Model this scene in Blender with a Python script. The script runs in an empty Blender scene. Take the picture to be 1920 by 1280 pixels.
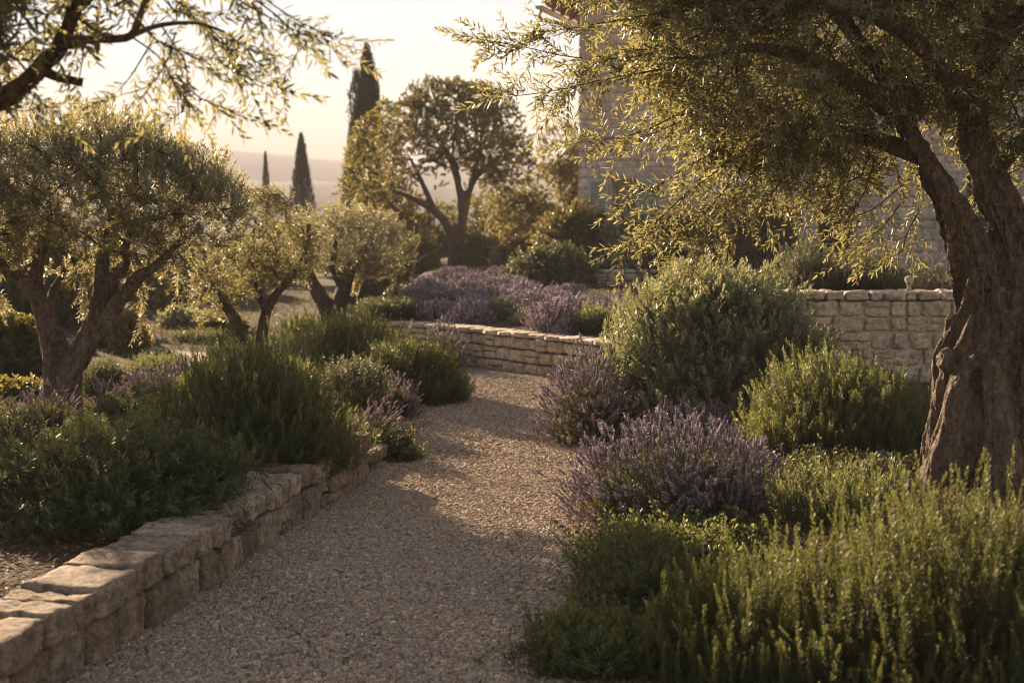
import bpy, math, numpy as np
from mathutils import Vector, noise as mnoise
SEED = 11
rng = np.random.default_rng(SEED)
scene = bpy.context.scene
COL = scene.collection
PI = math.pi

# ------------------------------------------------------------------ camera model
CAM_H, FPX, HORIZON = 1.6, 2400.0, 420.0
PITCH = math.atan((640 - HORIZON) / FPX)
cp, sp_ = math.cos(PITCH), math.sin(PITCH)

def ray(px, py):
    u, v = (px - 960) / FPX, (640 - py) / FPX
    return np.array([u, cp + v * sp_, -sp_ + v * cp])

def at(px, py, d):
    """world point on the sight line of a photo pixel, d metres ahead"""
    r = ray(px, py)
    return np.array([0, 0, CAM_H]) + r * (d / r[1])

cam_d = bpy.data.cameras.new('camera')
cam = bpy.data.objects.new('camera', cam_d)
COL.objects.link(cam)
cam.location = (0, 0, CAM_H)
cam.rotation_euler = (PI / 2 - PITCH, 0, 0)
cam_d.sensor_width = 36
cam_d.lens = 45
cam_d.clip_start = 0.05
cam_d.clip_end = 9000
cam_d.dof.use_dof = True
cam_d.dof.focus_distance = 7.3
cam_d.dof.aperture_fstop = 2.8
scene.camera = cam

# ------------------------------------------------------------------ tagging
def tag(o, label=None, cat=None, group=None, kind=None):
    if label: o['label'] = label
    if cat: o['category'] = cat
    if group: o['group'] = group
    if kind: o['kind'] = kind
    return o

def thing(name, label, cat, loc, group=None, rz=0):
    o = bpy.data.objects.new(name, None)
    o.empty_display_size = 0.1
    COL.objects.link(o)
    o.location = [float(c) for c in loc]
    o.rotation_euler = (0, 0, rz)
    return tag(o, label, cat, group)

# ------------------------------------------------------------------ mesh buffer
class MB:
    def __init__(s):
        s.v, s.f, s.a, s.m, s.n = [], [], [], [], 0
    def add(s, v, f, a=None, m=0):
        v = np.asarray(v, np.float32).reshape(-1, 3)
        f = np.asarray(f, np.int64).reshape(-1, 4)
        s.v.append(v); s.f.append(f + s.n)
        if a is None: a = np.full(len(v), .5, np.float32)
        a = np.broadcast_to(np.asarray(a, np.float32), (len(v),))
        s.a.append(a)
        s.m.append(np.broadcast_to(np.asarray(m, np.int32), (len(f),)))
        s.n += len(v)
    def box(s, c, h, R=None, a=.5, m=0):
        p = np.array([[x, y, z] for z in (-1, 1) for y in (-1, 1) for x in (-1, 1)], float) * np.asarray(h)
        if R is not None: p = p @ np.asarray(R).T
        s.add(p + np.asarray(c), [[0, 2, 3, 1], [4, 5, 7, 6], [0, 1, 5, 4], [2, 6, 7, 3], [0, 4, 6, 2], [1, 3, 7, 5]], a, m)
    def mesh(s, name, mats, smooth=False, org=(0, 0, 0)):
        me = bpy.data.meshes.new(name)
        v = np.concatenate(s.v) - np.asarray(org, np.float32)
        f = np.concatenate(s.f).astype(np.int32)
        me.vertices.add(len(v)); me.vertices.foreach_set('co', v.ravel().astype(np.float32))
        me.loops.add(f.size); me.loops.foreach_set('vertex_index', f.ravel())
        me.polygons.add(len(f)); me.polygons.foreach_set('loop_start', np.arange(0, f.size, 4, dtype=np.int32))
        me.polygons.foreach_set('material_index', np.concatenate(s.m).astype(np.int32))
        me.polygons.foreach_set('use_smooth', np.full(len(f), smooth))
        me.attributes.new('tone', 'FLOAT', 'POINT').data.foreach_set('value', np.concatenate(s.a))
        for m in mats: me.materials.append(m)
        me.update(calc_edges=True)
        return me
    def build(s, name, mats, parent=None, smooth=False, org=(0, 0, 0)):
        if not isinstance(mats, (list, tuple)): mats = [mats]
        o = bpy.data.objects.new(name, s.mesh(name, mats, smooth, org))
        COL.objects.link(o)
        if parent is not None: o.parent = parent
        return o

def nrm(v):
    return v / np.maximum(np.linalg.norm(v, axis=-1, keepdims=True), 1e-9)

def frames(d, roll=None):
    """rotation matrices whose z column is d"""
    d = nrm(np.asarray(d, float))
    h = np.where(np.abs(d[:, 2:3]) > .9, np.array([[1., 0, 0]]), np.array([[0., 0, 1.]]))
    x = nrm(np.cross(h, d)); y = np.cross(d, x)
    if roll is not None:
        c, s = np.cos(roll)[:, None], np.sin(roll)[:, None]
        x, y = x * c + y * s, y * c - x * s
    return np.stack([x, y, d], axis=2)

def place(mb, P, R, T, S, var, m_off=0):
    N = len(T)
    if N == 0: return
    V = P['v']
    v = np.einsum('nij,vj->nvi', R, V) * np.asarray(S)[:, None, None] + np.asarray(T)[:, None, :]
    f = P['f'][None] + (np.arange(N) * len(V))[:, None, None]
    tone = np.clip(P['a'][None] + np.asarray(var)[:, None], 0, 1)
    mb.add(v.reshape(-1, 3), f.reshape(-1, 4), tone.ravel(), np.tile(P['m'] + m_off, N))

def scatter(mb, protos, d, T, S, var, r):
    """spread the prototypes over N placements"""
    N = len(T); k = r.integers(0, len(protos), N)
    R = frames(d, r.uniform(0, 2 * PI, N))
    for i, P in enumerate(protos):
        q = k == i
        place(mb, P, R[q], T[q], S[q], var[q])

def tube(mb, pts, rad, sides=8, a=.5, m=0, cap=False, lobes=None):
    pts = np.asarray(pts, float); rad = np.broadcast_to(np.asarray(rad, float), (len(pts),))
    t = nrm(np.gradient(pts, axis=0))
    x = np.cross([0, 0, 1.], t[0])
    if np.linalg.norm(x) < .1: x = np.cross([1., 0, 0], t[0])
    x = x / np.linalg.norm(x)
    ang = np.arange(sides) / sides * 2 * PI
    rings = []
    for i in range(len(pts)):
        x = x - t[i] * np.dot(x, t[i]); x /= np.linalg.norm(x)
        y = np.cross(t[i], x)
        rr = rad[i] * (np.ones(sides) if lobes is None else lobes(ang, i / (len(pts) - 1)))
        rings.append(pts[i] + (np.cos(ang) * rr)[:, None] * x + (np.sin(ang) * rr)[:, None] * y)
    v = np.concatenate(rings)
    f = []
    for i in range(len(pts) - 1):
        for j in range(sides):
            k = (j + 1) % sides
            f.append([i * sides + j, i * sides + k, (i + 1) * sides + k, (i + 1) * sides + j])
    if cap:
        n0 = len(v); v = np.concatenate([v, pts[:1], pts[-1:]]); e = (len(pts) - 1) * sides
        for j in range(0, sides, 2):
            f.append([n0, (j + 2) % sides, j + 1, j])
            f.append([n0 + 1, e + j, e + j + 1, e + (j + 2) % sides])
    mb.add(v, f, a, m)

def smooth_path(pts, n):
    """Catmull-Rom through the rows of pts (any width)"""
    p = np.asarray(pts, float)
    p = np.vstack([2 * p[0] - p[1], p, 2 * p[-1] - p[-2]])
    out = []
    for u in np.linspace(0, len(p) - 3 - 1e-6, n):
        i = int(u); t = u - i
        a, b, c, d = p[i], p[i + 1], p[i + 2], p[i + 3]
        out.append(.5 * (2 * b + (c - a) * t + (2 * a - 5 * b + 4 * c - d) * t * t + (3 * b - a - 3 * c + d) * t ** 3))
    return np.array(out)

def sines(seed, n=7, f=2.5):
    r = np.random.default_rng(seed)
    k = r.normal(0, f, (n, 3)); ph = r.uniform(0, 6.28, n); w = r.uniform(.5, 1, n); w /= w.sum()
    return lambda u: (np.sin(u @ k.T + ph) * w).sum(-1)

def sstep(a, b, x):
    t = np.clip((np.asarray(x, float) - a) / (b - a), 0, 1)
    return t * t * (3 - 2 * t)

# ------------------------------------------------------------------ materials
def newmat(name):
    m = bpy.data.materials.new(name); m.use_nodes = True
    nt = m.node_tree
    return m, nt, nt.nodes['Principled BSDF'], nt.nodes['Material Output']

def N(nt, t, **kw):
    n = nt.nodes.new(t)
    for k, v in kw.items():
        if k in n.inputs: n.inputs[k].default_value = v
        else: setattr(n, k, v)
    return n

def mixc(nt, fac, a, b, mode='MIX'):
    n = nt.nodes.new('ShaderNodeMix'); n.data_type = 'RGBA'; n.blend_type = mode
    for s, v in ((n.inputs[0], fac), (n.inputs[6], a), (n.inputs[7], b)):
        if isinstance(v, bpy.types.NodeSocket): nt.links.new(v, s)
        elif isinstance(v, (int, float)): s.default_value = v
        else: s.default_value = (*v, 1)
    return n.outputs[2]

def ramp(nt, fac, stops):
    n = nt.nodes.new('ShaderNodeValToRGB'); e = n.color_ramp.elements
    while len(e) < len(stops): e.new(.5)
    for q, (p, c) in zip(e, stops):
        q.position = p; q.color = (*c, 1) if not isinstance(c, (int, float)) else (c, c, c, 1)
    nt.links.new(fac, n.inputs[0])
    return n.outputs[0]

def tone_of(nt):
    return N(nt, 'ShaderNodeAttribute', attribute_name='tone').outputs['Fac']

def noise_tex(nt, scale, detail=4, rough=.55, vec=None, stretch=None):
    n = N(nt, 'ShaderNodeTexNoise', Scale=scale, Detail=detail, Roughness=rough)
    if vec is None: vec = nt.nodes.new('ShaderNodeTexCoord').outputs['Object']
    if stretch:
        mp = nt.nodes.new('ShaderNodeMapping'); mp.inputs['Scale'].default_value = stretch
        nt.links.new(vec, mp.inputs[0]); vec = mp.outputs[0]
    nt.links.new(vec, n.inputs['Vector'])
    return n.outputs['Fac']

def bump(nt, bsdf, height, strength=.5, dist=.02):
    b = N(nt, 'ShaderNodeBump', Strength=strength, Distance=dist)
    nt.links.new(height, b.inputs['Height']); nt.links.new(b.outputs[0], bsdf.inputs['Normal'])

def leaf_mat(name, dark, light, trans, tmix=.35, rough=.48, spec=.32):
    m, nt, b, out = newmat(name)
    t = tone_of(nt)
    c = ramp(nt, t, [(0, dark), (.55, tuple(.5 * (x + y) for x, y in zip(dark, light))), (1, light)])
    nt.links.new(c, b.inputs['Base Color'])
    b.inputs['Roughness'].default_value = rough
    b.inputs['Specular IOR Level'].default_value = spec
    tr = nt.nodes.new('ShaderNodeBsdfTranslucent')
    tc = mixc(nt, t, tuple(.6 * x for x in trans), trans)
    nt.links.new(tc, tr.inputs['Color'])
    mx = nt.nodes.new('ShaderNodeMixShader'); mx.inputs[0].default_value = tmix
    nt.links.new(b.outputs[0], mx.inputs[1]); nt.links.new(tr.outputs[0], mx.inputs[2])
    nt.links.new(mx.outputs[0], out.inputs[0])
    return m

def plain_mat(name, col, rough=.6, nscale=30, namp=.3, bumpd=.004, stretch=None):
    m, nt, b, out = newmat(name)
    f = noise_tex(nt, nscale, stretch=stretch)
    c = mixc(nt, f, tuple(x * (1 - namp) for x in col), tuple(min(1, x * (1 + namp)) for x in col))
    nt.links.new(c, b.inputs['Base Color']); b.inputs['Roughness'].default_value = rough
    bump(nt, b, f, .5, bumpd)
    return m

def bark_mat(name, dark, light, scale=9):
    m, nt, b, out = newmat(name)
    f = noise_tex(nt, scale, 6, .62, stretch=(1, 1, .35))
    g = noise_tex(nt, scale * 5, 6, .65, stretch=(1, 1, .5))
    vo = N(nt, 'ShaderNodeTexVoronoi', Scale=scale * 3.2, feature='DISTANCE_TO_EDGE'); mp = nt.nodes.new('ShaderNodeMapping'); mp.inputs['Scale'].default_value = (1, 1, .3)
    tc = nt.nodes.new('ShaderNodeTexCoord'); wv = N(nt, 'ShaderNodeVectorMath', operation='MULTIPLY_ADD'); wn = N(nt, 'ShaderNodeTexNoise', Scale=scale * 1.5); nt.links.new(tc.outputs['Object'], wn.inputs['Vector'])
    nt.links.new(wn.outputs['Color'], wv.inputs[0]); wv.inputs[1].default_value = (.12, .12, .12); nt.links.new(tc.outputs['Object'], wv.inputs[2])
    nt.links.new(wv.outputs[0], mp.inputs[0]); nt.links.new(mp.outputs[0], vo.inputs['Vector'])
    crk = ramp(nt, vo.outputs['Distance'], [(0, 0.), (.16, 1.)])
    c = ramp(nt, f, [(.3, dark), (.52, tuple(.5 * (x + y) for x, y in zip(dark, light))), (.72, light)])
    c = mixc(nt, .5, c, ramp(nt, g, [(.35, tuple(.55 * x for x in dark)), (.65, light)]))
    c = mixc(nt, .3, c, mixc(nt, crk, tuple(.35 * x for x in dark), c))
    nt.links.new(c, b.inputs['Base Color']); b.inputs['Roughness'].default_value = .85
    b.inputs['Specular IOR Level'].default_value = .25
    mth = N(nt, 'ShaderNodeMath', operation='ADD'); nt.links.new(f, mth.inputs[0]); nt.links.new(g, mth.inputs[1])
    m3 = N(nt, 'ShaderNodeMath', operation='MULTIPLY_ADD'); nt.links.new(crk, m3.inputs[0]); m3.inputs[1].default_value = .28; nt.links.new(mth.outputs[0], m3.inputs[2])
    bump(nt, b, m3.outputs[0], 1., .035)
    return m

def stone_mat(name, cols, dirt=(.11, .085, .06), scale=1.0):
    m, nt, b, out = newmat(name)
    c = ramp(nt, tone_of(nt), [(i / (len(cols) - 1), q) for i, q in enumerate(cols)])
    f = noise_tex(nt, 22 * scale, 8, .68)
    g = noise_tex(nt, 5 * scale, 4, .6)
    h_ = noise_tex(nt, 70 * scale, 6, .7)
    c = mixc(nt, ramp(nt, f, [(.36, .8), (.55, 0.)]), c, tuple(.42 * x for x in cols[0]))
    c = mixc(nt, ramp(nt, h_, [(.38, .6), (.5, 0.)]), c, tuple(.35 * x for x in cols[0]))
    c = mixc(nt, ramp(nt, g, [(.5, 0.), (.72, .65)]), c, dirt)
    nt.links.new(c, b.inputs['Base Color']); b.inputs['Roughness'].default_value = .88
    b.inputs['Specular IOR Level'].default_value = .25
    ad = N(nt, 'ShaderNodeMath', operation='MULTIPLY_ADD'); nt.links.new(h_, ad.inputs[0]); ad.inputs[1].default_value = .4; nt.links.new(f, ad.inputs[2])
    bump(nt, b, ad.outputs[0], 1., .022 / scale)
    return m

M = {}
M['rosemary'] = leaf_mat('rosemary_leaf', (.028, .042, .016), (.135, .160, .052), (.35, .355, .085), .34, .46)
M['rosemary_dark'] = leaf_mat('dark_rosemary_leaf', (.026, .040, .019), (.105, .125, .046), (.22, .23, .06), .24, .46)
M['sage'] = leaf_mat('grey_green_leaf', (.050, .060, .036), (.185, .195, .115), (.28, .27, .11), .28, .5)
M['lav_leaf'] = leaf_mat('lavender_leaf', (.045, .055, .030), (.150, .155, .085), (.26, .26, .09), .3, .5)
M['bloom'] = leaf_mat('lavender_bloom', (.125, .09, .125), (.50, .415, .455), (.52, .42, .45), .3, .6, .3)
M['bloom_pink'] = leaf_mat('faded_lavender_bloom', (.20, .14, .155), (.47, .37, .365), (.5, .38, .36), .35, .65, .2)
M['stalk'] = leaf_mat('lavender_stalk', (.085, .085, .045), (.19, .18, .10), (.22, .2, .08), .2, .6)
M['olive'] = leaf_mat('olive_leaf', (.062, .066, .034), (.24, .235, .135), (.46, .41, .15), .45, .40, .42)
M['olive_grey'] = leaf_mat('silvery_olive_leaf', (.085, .093, .058), (.30, .295, .20), (.52, .46, .22), .46, .42, .42)
M['shrub'] = leaf_mat('shrub_leaf', (.085, .105, .068), (.33, .35, .225), (.46, .45, .17), .30, .42, .4)
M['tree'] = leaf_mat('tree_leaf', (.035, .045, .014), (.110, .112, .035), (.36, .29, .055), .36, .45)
M['tree_gold'] = leaf_mat('yellowing_tree_leaf', (.065, .066, .020), (.19, .17, .052), (.46, .38, .085), .42, .45)
M['cypress'] = leaf_mat('cypress_leaf', (.020, .028, .012), (.062, .072, .026), (.13, .12, .03), .18, .6)
M['grass'] = leaf_mat('dry_grass_blade', (.045, .043, .022), (.15, .13, .07), (.18, .145, .065), .3, .6)
M['litter'] = leaf_mat('fallen_leaf', (.075, .045, .025), (.24, .16, .085), (.2, .12, .05), .12, .7)
M['twig'] = bark_mat('twig_bark', (.050, .036, .022), (.16, .12, .075), 40)
M['bark'] = bark_mat('olive_bark', (.038, .027, .019), (.26, .19, .132), 8)
M['bark_far'] = bark_mat('grey_bark', (.035, .026, .018), (.14, .105, .072), 6)
M['stone'] = stone_mat('dry_wall_stone', [(.23, .165, .11), (.45, .345, .235), (.32, .235, .16), (.40, .325, .25), (.58, .47, .34)])
M['stone_pale'] = stone_mat('pale_terrace_stone', [(.54, .435, .315), (.70, .58, .435), (.60, .495, .37), (.76, .65, .50)])
M['house_stone'] = stone_mat('house_stone', [(.54, .45, .36), (.64, .55, .45), (.58, .50, .42), (.68, .60, .50)], (.30, .24, .18), .6)
M['mortar'] = plain_mat('wall_core', (.10, .078, .055), .95, 25, .4, .01)
M['house_mortar'] = plain_mat('house_mortar', (.52, .44, .35), .95, 20, .2, .01)
M['tile'] = plain_mat('terracotta_tile', (.34, .17, .09), .8, 12, .4, .006)
M['zinc'] = plain_mat('zinc_gutter', (.25, .235, .215), .5, 8, .2, .002)
M['copper'] = plain_mat('brown_downpipe', (.28, .16, .09), .5, 8, .2, .002)
M['wood'] = plain_mat('eave_wood', (.17, .10, .055), .8, 20, .4, .004, (1, .2, 1))
M['shutter'] = plain_mat('blue_grey_shutter', (.27, .31, .30), .6, 14, .15, .002)
M['frame'] = plain_mat('window_frame', (.30, .23, .16), .6, 14, .2, .002)
M['plaster'] = plain_mat('window_reveal', (.55, .47, .37), .9, 10, .1, .003)
m, nt, b, o_ = newmat('window_glass')
b.inputs['Base Color'].default_value = (.03, .028, .025, 1); b.inputs['Roughness'].default_value = .06
M['glass'] = m

# gravel chips and the bed they lie in
m, nt, b, o_ = newmat('gravel_chip')
c = ramp(nt, tone_of(nt), [(0, (.17, .127, .087)), (.35, (.33, .257, .182)), (.7, (.47, .375, .275)), (1, (.68, .565, .43))])
nt.links.new(c, b.inputs['Base Color']); b.inputs['Roughness'].default_value = .8; b.inputs['Specular IOR Level'].default_value = .25
M['chip'] = m
m, nt, b, o_ = newmat('gravel_bed')
f = noise_tex(nt, 70, 6, .7); g = noise_tex(nt, 1.1, 4, .6)
c = ramp(nt, f, [(.3, (.12, .089, .061)), (.5, (.26, .20, .142)), (.7, (.41, .325, .235))])
c = mixc(nt, ramp(nt, g, [(.45, 0.), (.75, .4)]), c, (.22, .175, .125))
nt.links.new(c, b.inputs['Base Color']); b.inputs['Roughness'].default_value = .92; b.inputs['Specular IOR Level'].default_value = .2
bump(nt, b, f, .8, .012)
M['gravel_bed'] = m
m, nt, b, o_ = newmat('garden_soil')
f = noise_tex(nt, 26, 8, .7); g = noise_tex(nt, .35, 4, .6)
c = ramp(nt, f, [(.3, (.026, .018, .012)), (.55, (.075, .053, .035)), (.75, (.15, .108, .072))])
c = mixc(nt, ramp(nt, g, [(.42, 0.), (.62, .8)]), c, (.085, .07, .035))
nt.links.new(c, b.inputs['Base Color']); b.inputs['Roughness'].default_value = .95; b.inputs['Specular IOR Level'].default_value = .15
bump(nt, b, f, .8, .03)
M['soil'] = m
M['hill'] = plain_mat('wooded_hill', (.075, .08, .05), .95, .05, .5, 1.0)

# ------------------------------------------------------------------ terrain
EDGE_Y = [-6, 3.5, 4.5, 5, 6.6, 8.7, 9.3, 10.3, 12, 13]
EDGE_X = [-2.6, -1.72, -1.56, -1.45, -1.18, -.82, -.75, -.72, -.5, -.6]
W2X = [-4, -3, -2.1, -1.2, -.5, .66, 1.3, 2.2]
W2Y = [15.9, 15.9, 15.8, 15.3, 14.65, 13.25, 12.5, 11.8]
def hgt(x, y):
    x, y = np.asarray(x, float), np.asarray(y, float)
    z = np.zeros(np.broadcast(x, y).shape)
    we = np.interp(y, EDGE_Y, EDGE_X)
    z = z + .22 * sstep(.12, .32, we - x) * (1 - sstep(8.8, 12, y))
    z = z + .24 * sstep(.55, 2.0, x) * (1 - sstep(12, 14, y)) * (.45 + .55 * sstep(4, 6, y))
    ta = sstep(.12, .32, y - np.interp(x, W2X, W2Y)) * sstep(-2.6, -1.7, x)
    z = np.maximum(z, ta * (.42 + .018 * np.clip(y - 15, 0, 20)))
    tb = np.maximum(sstep(.05, .2, x - np.interp(y, [11.9, 17, 22], [2.12, 2.45, 2.8])) * sstep(11.3, 11.45, y), sstep(.6, 1.0, x) * sstep(22.2, 22.4, y))
    z = np.maximum(z, tb * np.interp(y, [11, 22], [.95, .80]))
    z = z - 14 * sstep(34, 320, y) - 3 * sstep(8, 60, -x) * sstep(10, 40, y)
    return z + .02 * np.sin(x * 2.3 + y * 1.1) * np.sin(y * 1.7 - x * .6) * sstep(0.2, 1, np.abs(x + .4) - .9)

def gz(x, y): return float(hgt(x, y))

xs = np.unique(np.concatenate([-np.geomspace(40, 3500, 22), np.arange(-40, -9, 1.2), np.arange(-9, 9, .12), np.arange(9, 40, 1.2), np.geomspace(40, 3500, 22)]))
ys = np.unique(np.concatenate([np.arange(-8, 3, .6), np.arange(3, 26, .12), np.arange(26, 60, 1.2), np.geomspace(60, 4200, 26)]))
gx, gy = np.meshgrid(xs, ys)
mb = MB()
nx, ny = len(xs), len(ys)
idx = np.arange(nx * ny).reshape(ny, nx)
mb.add(np.stack([gx, gy, hgt(gx, gy)], -1).reshape(-1, 3),
       np.stack([idx[:-1, :-1], idx[:-1, 1:], idx[1:, 1:], idx[1:, :-1]], -1).reshape(-1, 4))
tag(mb.build('ground', M['soil'], smooth=True), kind='structure')

# gravel path: runs ahead, bends left in front of the curved wall, goes on behind the trees
def strip(name, cl, mat, z=.006, n=90):
    p = smooth_path(cl, n); q = MB()
    t = nrm(np.gradient(p[:, :2], axis=0)); nn = np.stack([-t[:, 1], t[:, 0]], -1)
    k = 9; rows = []
    for i in range(n):
        for j in range(k):
            xy = p[i, :2] + nn[i] * p[i, 2] * (1 - 2 * j / (k - 1))
            rows.append([*xy, gz(*xy) + z])
    id2 = np.arange(n * k).reshape(n, k)
    q.add(rows, np.stack([id2[:-1, :-1], id2[:-1, 1:], id2[1:, 1:], id2[1:, :-1]], -1).reshape(-1, 4))
    return tag(q.build(name, mat, smooth=True), kind='structure'), p
PATH = [(-.75, -3, 1.25), (-.62, 2, 1.15), (-.52, 4.5, 1.1), (-.38, 6.6, .92), (-.2, 8.7, .75), (-.05, 10.5, .8), (-.1, 12, .95), (-.85, 13.4, .95), (-2.3, 14.3, .7), (-3.8, 15.4, .42), (-5.2, 16.6, .38), (-8, 19, .4), (-12, 23, .5)]
path_o, path_p = strip('path', PATH, M['gravel_bed'])

# loose gravel on the path
def chips(n, y0, y1, smin, smax, r):
    q = MB()
    y = r.uniform(y0, y1, n * 2)
    i = np.searchsorted(path_p[:, 1], y).clip(1, len(path_p) - 1)
    mono = y < 14
    cx = np.interp(y, path_p[:60, 1], path_p[:60, 0]); w = np.interp(y, path_p[:60, 1], path_p[:60, 2])
    x = cx + r.uniform(-1, 1, n * 2) * w * 1.02
    wear = .62 + .5 * np.sin(x * 3.1 + 1.3 * np.sin(y * 1.1)) * np.sin(y * .9 + x) + .75 * np.abs((x - cx) / w) ** 3
    ok = np.where(r.random(n * 2) < wear)[0][:n]; n = len(ok)
    x, y = x[ok], y[ok]
    P = np.array([[sx * (1 if sz < 0 else .75), sy * (.8 if sz < 0 else .5), sz] for sz in (-1, 1) for sy in (-1, 1) for sx in (-1, 1)], float)
    F = np.array([[0, 2, 3, 1], [4, 5, 7, 6], [0, 1, 5, 4], [2, 6, 7, 3], [0, 4, 6, 2], [1, 3, 7, 5]])
    L = r.uniform(smin, smax, n) * .5; s = np.stack([L, L * r.uniform(.35, .7, n), L * r.uniform(.28, .5, n)], -1)
    v = P[None] * s[:, None, :] * (1 + r.uniform(-.3, .3, (n, 8, 3)))
    yaw = r.uniform(0, 2 * PI, n); c, s_ = np.cos(yaw), np.sin(yaw)
    tilt = r.normal(0, .28, n); ct, st = np.cos(tilt), np.sin(tilt)
    vx, vz = v[..., 0] * ct[:, None] - v[..., 2] * st[:, None], v[..., 0] * st[:, None] + v[..., 2] * ct[:, None]
    v = np.stack([vx * c[:, None] - v[..., 1] * s_[:, None], vx * s_[:, None] + v[..., 1] * c[:, None], vz], -1)
    z = .006 + s[:, 2] * r.uniform(.3, 1.6, n) + .008 * np.clip(np.sin(x * 5 + 3 * np.sin(y * 2)) * np.sin(y * 4.1), 0, 1)
    v = v + np.stack([x, y, z], -1)[:, None, :]
    q.add(v.reshape(-1, 3), (F[None] + (np.arange(n) * 8)[:, None, None]).reshape(-1, 4), np.repeat(np.clip(r.normal(.5, .23, n), 0, 1), 8))
    return q
ch = chips(150000, 3.9, 8.2, .007, .024, rng)
c2 = chips(100000, 8.2, 13.6, .011, .028, rng)
ch.add(np.concatenate(c2.v), np.concatenate(c2.f), np.concatenate(c2.a))
tag(ch.build('gravel', M['chip']), 'pale beige gravel chips covering the winding garden path', 'gravel', kind='stuff')
# ------------------------------------------------------------------ dry stone walls
def cube_grid(n):
    v, f = [], []
    g = np.linspace(-1, 1, n + 1)
    for ax in range(3):
        for s in (-1, 1):
            b0 = len(v)
            for i in range(n + 1):
                for j in range(n + 1):
                    p = [0, 0, 0]; p[ax] = s; p[(ax + 1) % 3] = g[i]; p[(ax + 2) % 3] = g[j]; v.append(p)
            for i in range(n):
                for j in range(n):
                    q = [b0 + i * (n + 1) + j, b0 + (i + 1) * (n + 1) + j, b0 + (i + 1) * (n + 1) + j + 1, b0 + i * (n + 1) + j + 1]
                    f.append(q if s > 0 else q[::-1])
    # weld the seams
    v = np.array(v, float); key = {}; mp = []
    out = []
    for p in v:
        k = tuple(np.round(p, 5))
        if k not in key: key[k] = len(out); out.append(p)
        mp.append(key[k])
    return np.array(out), np.array(mp)[np.array(f)]
GRID = {n: cube_grid(n) for n in (3, 5, 9, 13)}

def stone(mb, c, half, tx, n=5, rnd=.3, rough=.012, tone=.5, seed=0, freq=9, skew=0):
    V, F = GRID[n]
    half = np.asarray(half, float); q = V * half
    r = rnd * min(half) * 2 * .5
    inner = np.clip(q, -(half - r), half - r)
    d = q - inner; q = inner + nrm(d) * r
    q[:, 0] += skew * q[:, 2]
    o = np.array([seed * 3.17 % 91, seed * 1.31 % 57, seed * 2.07 % 73])
    dsp = np.array([mnoise.noise(Vector((*(p * freq + o),))) + .55 * mnoise.noise(Vector((*(p * freq * 2.7 + o),))) for p in q])
    if n > 9: dsp = dsp + np.array([.45 * (mnoise.cell(Vector(p * freq * np.array([1.2, 1.2, 2.2]) + o + .5 * mnoise.noise(Vector(p * freq * 1.5)))) - .5) for p in q])
    q = q + nrm(q / half) * (dsp * rough)[:, None]
    tx = np.array([tx[0], tx[1], 0]) / np.hypot(tx[0], tx[1]); ty = np.array([-tx[1], tx[0], 0])
    mb.add(np.asarray(c) + q[:, :1] * tx + q[:, 1:2] * ty + q[:, 2:] * [0, 0, 1], F, tone)

def wall(name, label, cat, line, z0, courses, cope, lens, thick, n=5, rnd=.34, rough=.012, mats=('stone', 'mortar'), seed=1, group=None, cope_over=.02, cope_len=None, jit=.12, freq=9, gap=.009, push=.012, core_in=.065):
    """line: xy polyline of the wall's middle; z0(x,y) ground; courses: heights"""
    r = np.random.default_rng(seed)
    p = smooth_path(line, 160); s = np.concatenate([[0], np.cumsum(np.linalg.norm(np.diff(p, axis=0), axis=1))])
    P = lambda u: np.array([np.interp(u, s, p[:, 0]), np.interp(u, s, p[:, 1])])
    T = lambda u: P(u + .03) - P(u - .03)
    root = thing(name, label, cat, (*P(s[-1] / 2), 0), group)
    org = tuple(root.location)
    st, cpg, core = MB(), MB(), MB()
    zb = 0.0
    k = seed * 100
    for ci, h in enumerate(list(courses) + [cope]):
        top = ci == len(courses)
        u = -r.uniform(0, lens[0])
        lo, hi = cope_len if (top and cope_len) else lens
        while u < s[-1]:
            l = r.uniform(lo, hi); a, b_ = max(u, 0), min(u + l, s[-1]); u += l
            if b_ - a < .05: continue
            uc = (a + b_) / 2; c = P(uc); t = T(uc); k += 1
            c = c + np.array([-t[1], t[0]]) / np.hypot(*t) * r.uniform(-push, push)
            zz = z0(*c) + zb
            hh = h * (1 + r.uniform(-jit, jit) * (.5 if top else 0))
            th = thick + (cope_over * 2 if top else r.uniform(-.02, .012))
            kw = dict(n=n, rnd=rnd * r.uniform(.8, 1.2), rough=rough, tone=r.random(), freq=freq * r.uniform(.75, 1.3), skew=r.uniform(-.06, .06))
            if not top and r.random() < .18 and h > .12:   # two small stones in place of one block
                f = r.uniform(.4, .6)
                stone(st, (*c, zz + h * f / 2), ((b_ - a) / 2 - gap, th / 2, h * f / 2 - .005), t, seed=k, **kw)
                kw['tone'] = r.random()
                stone(st, (*c, zz + h * f + h * (1 - f) / 2), ((b_ - a) / 2 - gap, th / 2, h * (1 - f) / 2 - .003), t, seed=k + .5, **kw)
            else:
                stone(cpg if top else st, (*c, zz + hh / 2), ((b_ - a) / 2 - gap, th / 2, hh / 2 - .006), t, seed=k, **kw)
        zb += h
    zb -= cope
    for i in range(0, 159):
        c = (p[i] + p[i + 1]) / 2; t = p[i + 1] - p[i]; l = np.linalg.norm(t); t = t / l
        core.box((*c, z0(*c) + zb * .5 - .1), (l / 2 + .002, thick / 2 - core_in, zb * .5 + .09), [[t[0], -t[1], 0], [t[1], t[0], 0], [0, 0, 1]])
    st.build('stonework', M[mats[0]], root, True, org)
    cpg.build('coping', M[mats[0]], root, True, org)
    core.build('core', M[mats[1]], root, False, org)
    return root

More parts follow.
